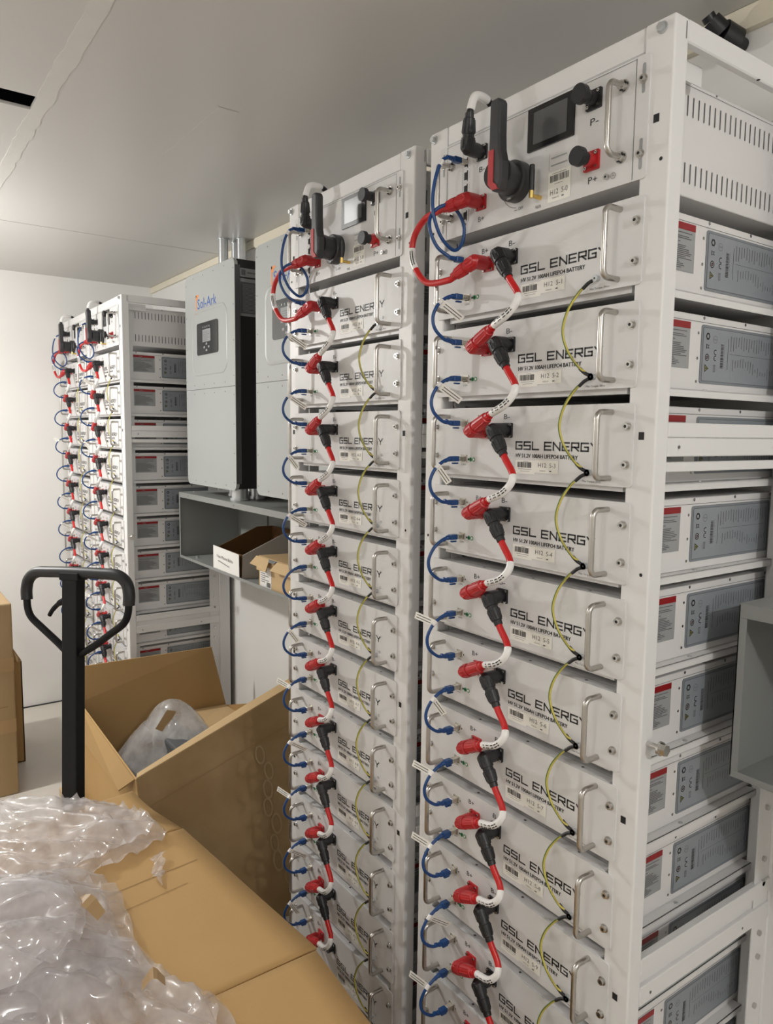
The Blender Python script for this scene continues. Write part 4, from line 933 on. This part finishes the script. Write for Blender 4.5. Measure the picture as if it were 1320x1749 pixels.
# ================================================================== NEAR CARTON
ZT = .55
r = empty('cardboard_carton', (-.60, -.66, 0)); o0 = Vector((-.60, -.66, 0))
b = MB(); X0, X1, Y0, Y1 = -1.168, .02, -1.14, -.300
zb_ = .085; t = .006
OUT = [(X0, Y0), (X1, Y0), (X1, -.306), (-.556, -.270), (X0, -.330)]
b.prism([(p[0] + .6, p[1] + .66) for p in OUT], lambda a, c: (a, c, zb_), lambda a, c: (a, c, ZT - .006), CARD)
b.build('body', r)
def top_sheet(name, outline, zf, m, th=.006, n=30, extra=None):
    # grid between two edges: outline = (A0,A1) far edge .. (B0,B1) near edge
    (A0, A1, B0, B1) = [Vector(p) for p in outline]; vs = []; ny = 14
    for i in range(n + 1):
        for j in range(ny + 1):
            a = A0.lerp(B0, i / n); c = A1.lerp(B1, i / n); p = a.lerp(c, j / ny); vs.append((p.x - o0.x, p.y - o0.y, zf(p.x, p.y)))
    b = MB(); b.add(vs, [(i * (ny + 1) + j, i * (ny + 1) + j + 1, (i + 1) * (ny + 1) + j + 1, (i + 1) * (ny + 1) + j) for i in range(n) for j in range(ny)], m, True)
    o = b.build(name, r); s = o.modifiers.new('s', 'SOLIDIFY'); s.thickness = th; s.offset = -1
    if extra: b = MB(); extra(b); b.build('score_lines', r)
    return o
zf = lambda x, y: ZT + .004 * noise.noise(Vector((x * 3, y * 3, 0))) + .0
def ex(b):
    for x, w_, yy, y2 in ((-1.005, .0020, -.345, -.60), (-.925, .0014, -.40, -.62)):
        n = 16; vs = []
        for i in range(n + 1):
            t = i / n; X = x + .03 * t; Y = yy + (y2 - yy) * t; z = zf(X, Y) + .0014; vs += [(X - o0.x, Y - o0.y, z), (X + w_ - o0.x, Y - o0.y, z)]
        b.add(vs, [(2 * i, 2 * i + 1, 2 * i + 3, 2 * i + 2) for i in range(n)], CREASE)
top_sheet('top_panel', [(-1.168, -1.14, 0), (-1.168, -.322, 0), (-.560, -1.14, 0), (-.560, -.262, 0)], zf, CARD, extra=ex)
top_sheet('near_flap', [(-.552, -1.14, 0), (-.552, -.268, 0), (.03, -1.14, 0), (.03, -.300, 0)], lambda x, y: ZT + .002 - .02 * max(0, (x + .552)) + .003 * noise.noise(Vector((x * 4, y * 4, 3))), CARD)
top_sheet('far_flap', [(-1.405, -.90, 0), (-1.450, -.372, 0), (-1.172, -1.0, 0), (-1.172, -.326, 0)], lambda x, y: ZT + .001 - .010 * math.sin(PI * min(1, max(0, (x + 1.45) / .28))) + .004 * noise.noise(Vector((x * 6, y * 6, 9))), CARD)
# pallet boards under it, on the forks
tag(r, 'large tan carton lying in the foreground, plastic film heaped on top', 'carton')
pr_ = empty('wooden_pallet', (-.60, -.66, 0))
for i in range(5):
    b = MB(); y = -1.12 + i * .195; b.bbox((X0 + .05 + .6, y + .66, .0795), (X1 - .02 + .6, y + .09 + .66, .0845), WOOD, .001, 1); b.build('board', pr_)
tag(pr_, 'thin wooden slats under the foreground carton on the jack forks', 'pallet')

# ================================================================== PLASTIC FILM
def inside(poly, x, y):
    c = False; n = len(poly)
    for i in range(n):
        x0, y0 = poly[i]; x1, y1 = poly[i - 1]
        if (y0 > y) != (y1 > y) and x < (x1 - x0) * (y - y0) / (y1 - y0) + x0: c = not c
    return c
def pdist(poly, x, y):
    p = Vector((x, y)); best = 9
    for i in range(len(poly)):
        a = Vector(poly[i]); d = Vector(poly[i - 1]) - a; t = max(0, min(1, (p - a).dot(d) / max(1e-9, d.dot(d)))); best = min(best, (p - a - d * t).length)
    return best
def nearest(poly, x, y):
    p = Vector((x, y)); best = None
    for i in range(len(poly)):
        a = Vector(poly[i]); d = Vector(poly[i - 1]) - a; t = max(0, min(1, (p - a).dot(d) / max(1e-9, d.dot(d)))); c = a + d * t
        if best is None or (p - c).length < (p - best).length: best = c
    return best
def crumple(name, poly, z0, hgt, seed, m, k=1.25, width=.14, step=.023, layers=2):
    b = MB(); cx_ = sum(p[0] for p in poly) / len(poly); cy_ = sum(p[1] for p in poly) / len(poly)
    for l in range(layers):
        sc = 1 - .13 * l; R_ = random.Random(seed + l * 7); jx, jy = R_.uniform(-.02, .02) * l, R_.uniform(-.02, .02) * l
        sheet_relax(b, [(cx_ + jx + (p[0] - cx_) * sc, cy_ + jy + (p[1] - cy_) * sc) for p in poly], z0 + .004 + .012 * l, hgt * (1 + .15 * l), seed + 31 * l, m, k, step * (1 - .12 * l), width, layer=l)
    o = b.build(name); sd = o.modifiers.new('subsurf', 'SUBSURF'); sd.levels = 2; sd.render_levels = 2; sd.boundary_smooth = 'PRESERVE_CORNERS'
    return o
def sheet_relax(b, poly, z0, hgt, seed, m, k=1.25, step=.019, width=.14, it=240, bend=.05, grav=.0004, big=1.6, layer=0):
    """a loose sheet with more material than its outline has room for: relaxed until it buckles into folds"""
    rng = np.random.RandomState(seed)
    S = [(p.x, p.y) for p in catmull([Vector((p[0], p[1], 0)) for p in poly + [poly[0]]], 5)[:-1]]
    xs = [p[0] for p in S]; ys = [p[1] for p in S]; nx = int((max(xs) - min(xs)) / step) + 2; ny = int((max(ys) - min(ys)) / step) + 2
    X = np.zeros((nx, ny, 3)); mk = np.zeros((nx, ny), bool); edge = np.ones((nx, ny)); off = Vector((seed * 7.3, seed * 3.1, seed))
    for i in range(nx):
        for j in range(ny):
            x = min(xs) + i * step; y = min(ys) + j * step; ins = inside(S, x, y)
            if not ins:
                q = nearest(S, x, y)
                if (q - Vector((x, y))).length > step * 1.05: continue
                x, y = q.x, q.y; d = 0
            else: d = pdist(S, x, y)
            mk[i, j] = True; e = min(1, d / width); edge[i, j] = d
            h = hgt * (1 - (1 - e) ** 2.0) * (1 + .35 * noise.noise(Vector((x * 5, y * 5, seed)))) + .012 * big * noise.noise(Vector((x * 11, y * 11, 2)) + off) * min(1, d / .03)
            X[i, j] = (x, y, max(.001, h))
    X0 = X.copy(); X[..., 2] += rng.uniform(0, .012, (nx, ny)) * mk
    C = [((1, 0), 1), ((0, 1), 1), ((1, 1), 1.4142), ((1, -1), 1.4142), ((2, 0), 2), ((0, 2), 2), ((4, 0), 4), ((0, 4), 4)]
    # local amount of spare material varies over the sheet
    K = np.array([[k + (k - 1) * .8 * noise.noise(Vector((X0[i, j, 0] * 6, X0[i, j, 1] * 6, 4)) + off) if mk[i, j] else k for j in range(ny)] for i in range(nx)])
    TH = np.array([[seed * 1.7 + layer + 1.6 * noise.noise(Vector((X0[i, j, 0] * 2.6, X0[i, j, 1] * 2.6, 7)) + off) for j in range(ny)] for i in range(nx)])
    def sl(di, dj):
        a0 = slice(0, nx - di); a1 = slice(di, nx)
        if dj >= 0: return (a0, slice(0, ny - dj)), (a1, slice(dj, ny))
        return (a0, slice(-dj, ny)), (a1, slice(0, ny + dj))
    W3 = np.clip(edge / .03, 0.0, 1.0)[..., None]
    for n in range(it):
        acc = np.zeros_like(X); cnt = np.zeros((nx, ny, 1))
        for (di, dj), L_ in C:
            A, B = sl(di, dj); ok = (mk[A] & mk[B])[..., None]
            d = X[B] - X[A]; ln = np.sqrt((d * d).sum(-1, keepdims=True)) + 1e-9
            kk = (K[A] + K[B]) * .5 - 1; rest = step * L_ * (1.0 + kk * 1.7 * np.cos(math.atan2(dj, di) - TH[A]) ** 2)[..., None]; st = 1.0
            if L_ in (2, 4): rest = rest * (.95 if L_ == 2 else .86); st = bend if L_ == 2 else bend * .6
            cr = d * (1 - rest / ln) * .5 * st * ok
            acc[A] += cr; acc[B] -= cr; cnt[A] += ok * st; cnt[B] += ok * st
        X += acc / np.maximum(cnt, 1) * 1.35
        X[..., :2] += (X0[..., :2] - X[..., :2]) * (.02 + .30 * (1 - W3))
        X[..., 2] += (X0[..., 2] - X[..., 2]) * .010 - grav
        X[..., 2] = np.where(W3[..., 0] < .3, np.minimum(X[..., 2], .022), X[..., 2])
        X[..., 2] = np.maximum(X[..., 2], .0015)
    idx = -np.ones((nx, ny), int); idx[mk] = np.arange(mk.sum()); V_ = X[mk]; V_[:, 2] += z0
    fs = [(idx[i, j], idx[i + 1, j], idx[i + 1, j + 1], idx[i, j + 1]) for i in range(nx - 1) for j in range(ny - 1) if mk[i, j] and mk[i + 1, j] and mk[i, j + 1] and mk[i + 1, j + 1]]
    b.add([tuple(v) for v in V_], [tuple(int(q) for q in f) for f in fs], m, True)
zf0 = ZT + .010
pileA = [(-1.60, -.80), (-1.47, -.56), (-1.36, -.45), (-1.15, -.372), (-1.09, -.47), (-1.06, -.60), (-1.05, -.80), (-1.20, -.95), (-1.42, -.98)]
o = crumple('plastic_film', pileA, zf0, .035, 1, FILM, k=1.22); tag(o, 'glossy clear film spread over the far end of the foreground carton', 'plastic film', 'clear plastic film heaps')
pileB = [(-1.16, -.86), (-1.08, -.62), (-.98, -.555), (-.86, -.56), (-.74, -.575), (-.66, -.60), (-.60, -.72), (-.60, -.90), (-.74, -1.08), (-1.0, -1.10)]
o = crumple('plastic_film', pileB, zf0, .095, 2, FILM, k=1.32); tag(o, 'biggest crumpled heap of clear film at the lower left corner', 'plastic film', 'clear plastic film heaps')
pileC = [(-.86, -.66), (-.78, -.575), (-.66, -.555), (-.55, -.50), (-.465, -.49), (-.40, -.53), (-.36, -.64), (-.40, -.80), (-.60, -.92), (-.80, -.86)]
o = crumple('plastic_film', pileC, zf0, .060, 3, FILM, k=1.30); tag(o, 'crumpled clear film ending beside the bare cardboard, lowest heap', 'plastic film', 'clear plastic film heaps')
pileD = [(-1.02, -.80), (-.94, -.68), (-.80, -.66), (-.70, -.70), (-.66, -.82), (-.78, -.94), (-.94, -.94)]
o = crumple('plastic_film', pileD, zf0 + .085, .055, 5, FILM, k=1.4, width=.10); tag(o, 'loose bunched film resting on top of the biggest film heap', 'plastic film', 'clear plastic film heaps')
b = MB(); pts = []
vs = []; nn_ = 24
for i in range(nn_ + 1):
    t = i / nn_; c = Vector((-1.060 + .115 * t, -.425 + -.035 * t, ZT + .012 + .006 * math.sin(t * 9))); a = .6 + t * 4.0; wv = .016 + .005 * math.sin(t * 20)
    d = Vector((.25 * math.cos(a), 1 * math.cos(a * .3), .45 * math.sin(a))).normalized() * wv
    vs += [c - d, c - d * .33 + Vector((0, 0, .004 * math.sin(i * 2))), c + d * .33 + Vector((0, 0, .004 * math.cos(i * 2.3))), c + d]
b.add(vs, [(i * 4 + j, i * 4 + j + 1, (i + 1) * 4 + j + 1, (i + 1) * 4 + j) for i in range(nn_) for j in range(3)], FILM, False)
tag(b.build('tape_scrap'), 'small twisted strip of clear tape on the foreground carton', 'tape')
# tan paper scraps caught in the film
for (cx_, cy_, cz, a, L_, w_, lab) in ((-.80, -.655, zf0 + .100, .5, .085, .028, 'wider torn brown tape scrap caught in the film heap'), (-.555, -.60, zf0 + .075, 1.3, .04, .022, 'small brown tape scrap near the lower end of the film')):
    b = MB(); vs = []
    for i in range(7):
        t = i / 6 - .5; q = Vector((math.cos(a), math.sin(a), 0)) * L_ * t; s_ = Vector((-math.sin(a), math.cos(a), .3)) * w_ * (.5 - .25 * abs(t)); c = Vector((cx_, cy_, cz + .012 * math.cos(t * 5))) + q
        vs += [c - s_, c + s_]
    b.add(vs, [(2 * i, 2 * i + 1, 2 * i + 3, 2 * i + 2) for i in range(6)], CARDT); tag(b.build('tape_scrap'), lab, 'tape')
# bag in the open carton
o = crumple('plastic_bag', [(-2.53, -.10), (-2.42, -.19), (-2.28, -.17), (-2.14, -.08), (-1.99, .06), (-2.00, .20), (-2.16, .27), (-2.42, .24), (-2.53, .08)], .20, .27, 12, FILM2, k=1.35, width=.19)
tag(o, 'puffy clear bag with brown patch bulging up in the open carton', 'plastic bag', 'bags in the open carton')
o = crumple('plastic_bag', [(-2.26, -.215), (-2.05, -.225), (-1.86, -.18), (-1.88, -.06), (-2.02, .03), (-2.20, .02), (-2.26, -.10)], .19, .085, 16, FILM2, k=1.3)
tag(o, 'flatter clear bag low at the front corner inside the open carton', 'plastic bag', 'bags in the open carton')
b = MB(); b.bbox((-2.22, -.02, .175), (-1.98, .24, .36), DKGREY, .01); tag(b.build('packing_tray'), 'dark grey tray showing through film in the open carton', 'packing')
b = MB(); vs = []
for i in range(6):
    t = i / 5 - .5; vs += [(-2.245, .00 + t * .05 - .02, .43 + t * .07), (-2.235, .035 + t * .05 - .02, .415 + t * .08)]
b.add(vs, [(2 * i, 2 * i + 1, 2 * i + 3, 2 * i + 2) for i in range(5)], CARDT); tag(b.build('tape_scrap'), 'brown tape patch stuck on the bag in the open carton', 'tape')

# ================================================================== CEILING LAMPS (housings above the lamps)
for i, (loc, pw, sz, colr) in enumerate(LAMPS):
    b = MB(); x, y, z = loc
    b.cyl((x, y, ZC - .001), (x, y, ZC - .02), .05, LAMPW, n=24); b.cyl((x, y, ZC - .02), (x, y, z + sz + .01), .012, LAMPW, n=16)
    tag(b.build('ceiling_lamp'), ['round ceiling lamp over the far aisle', 'round ceiling lamp over the right aisle', 'round ceiling lamp behind the camera'][i], 'lamp', 'ceiling lamps')
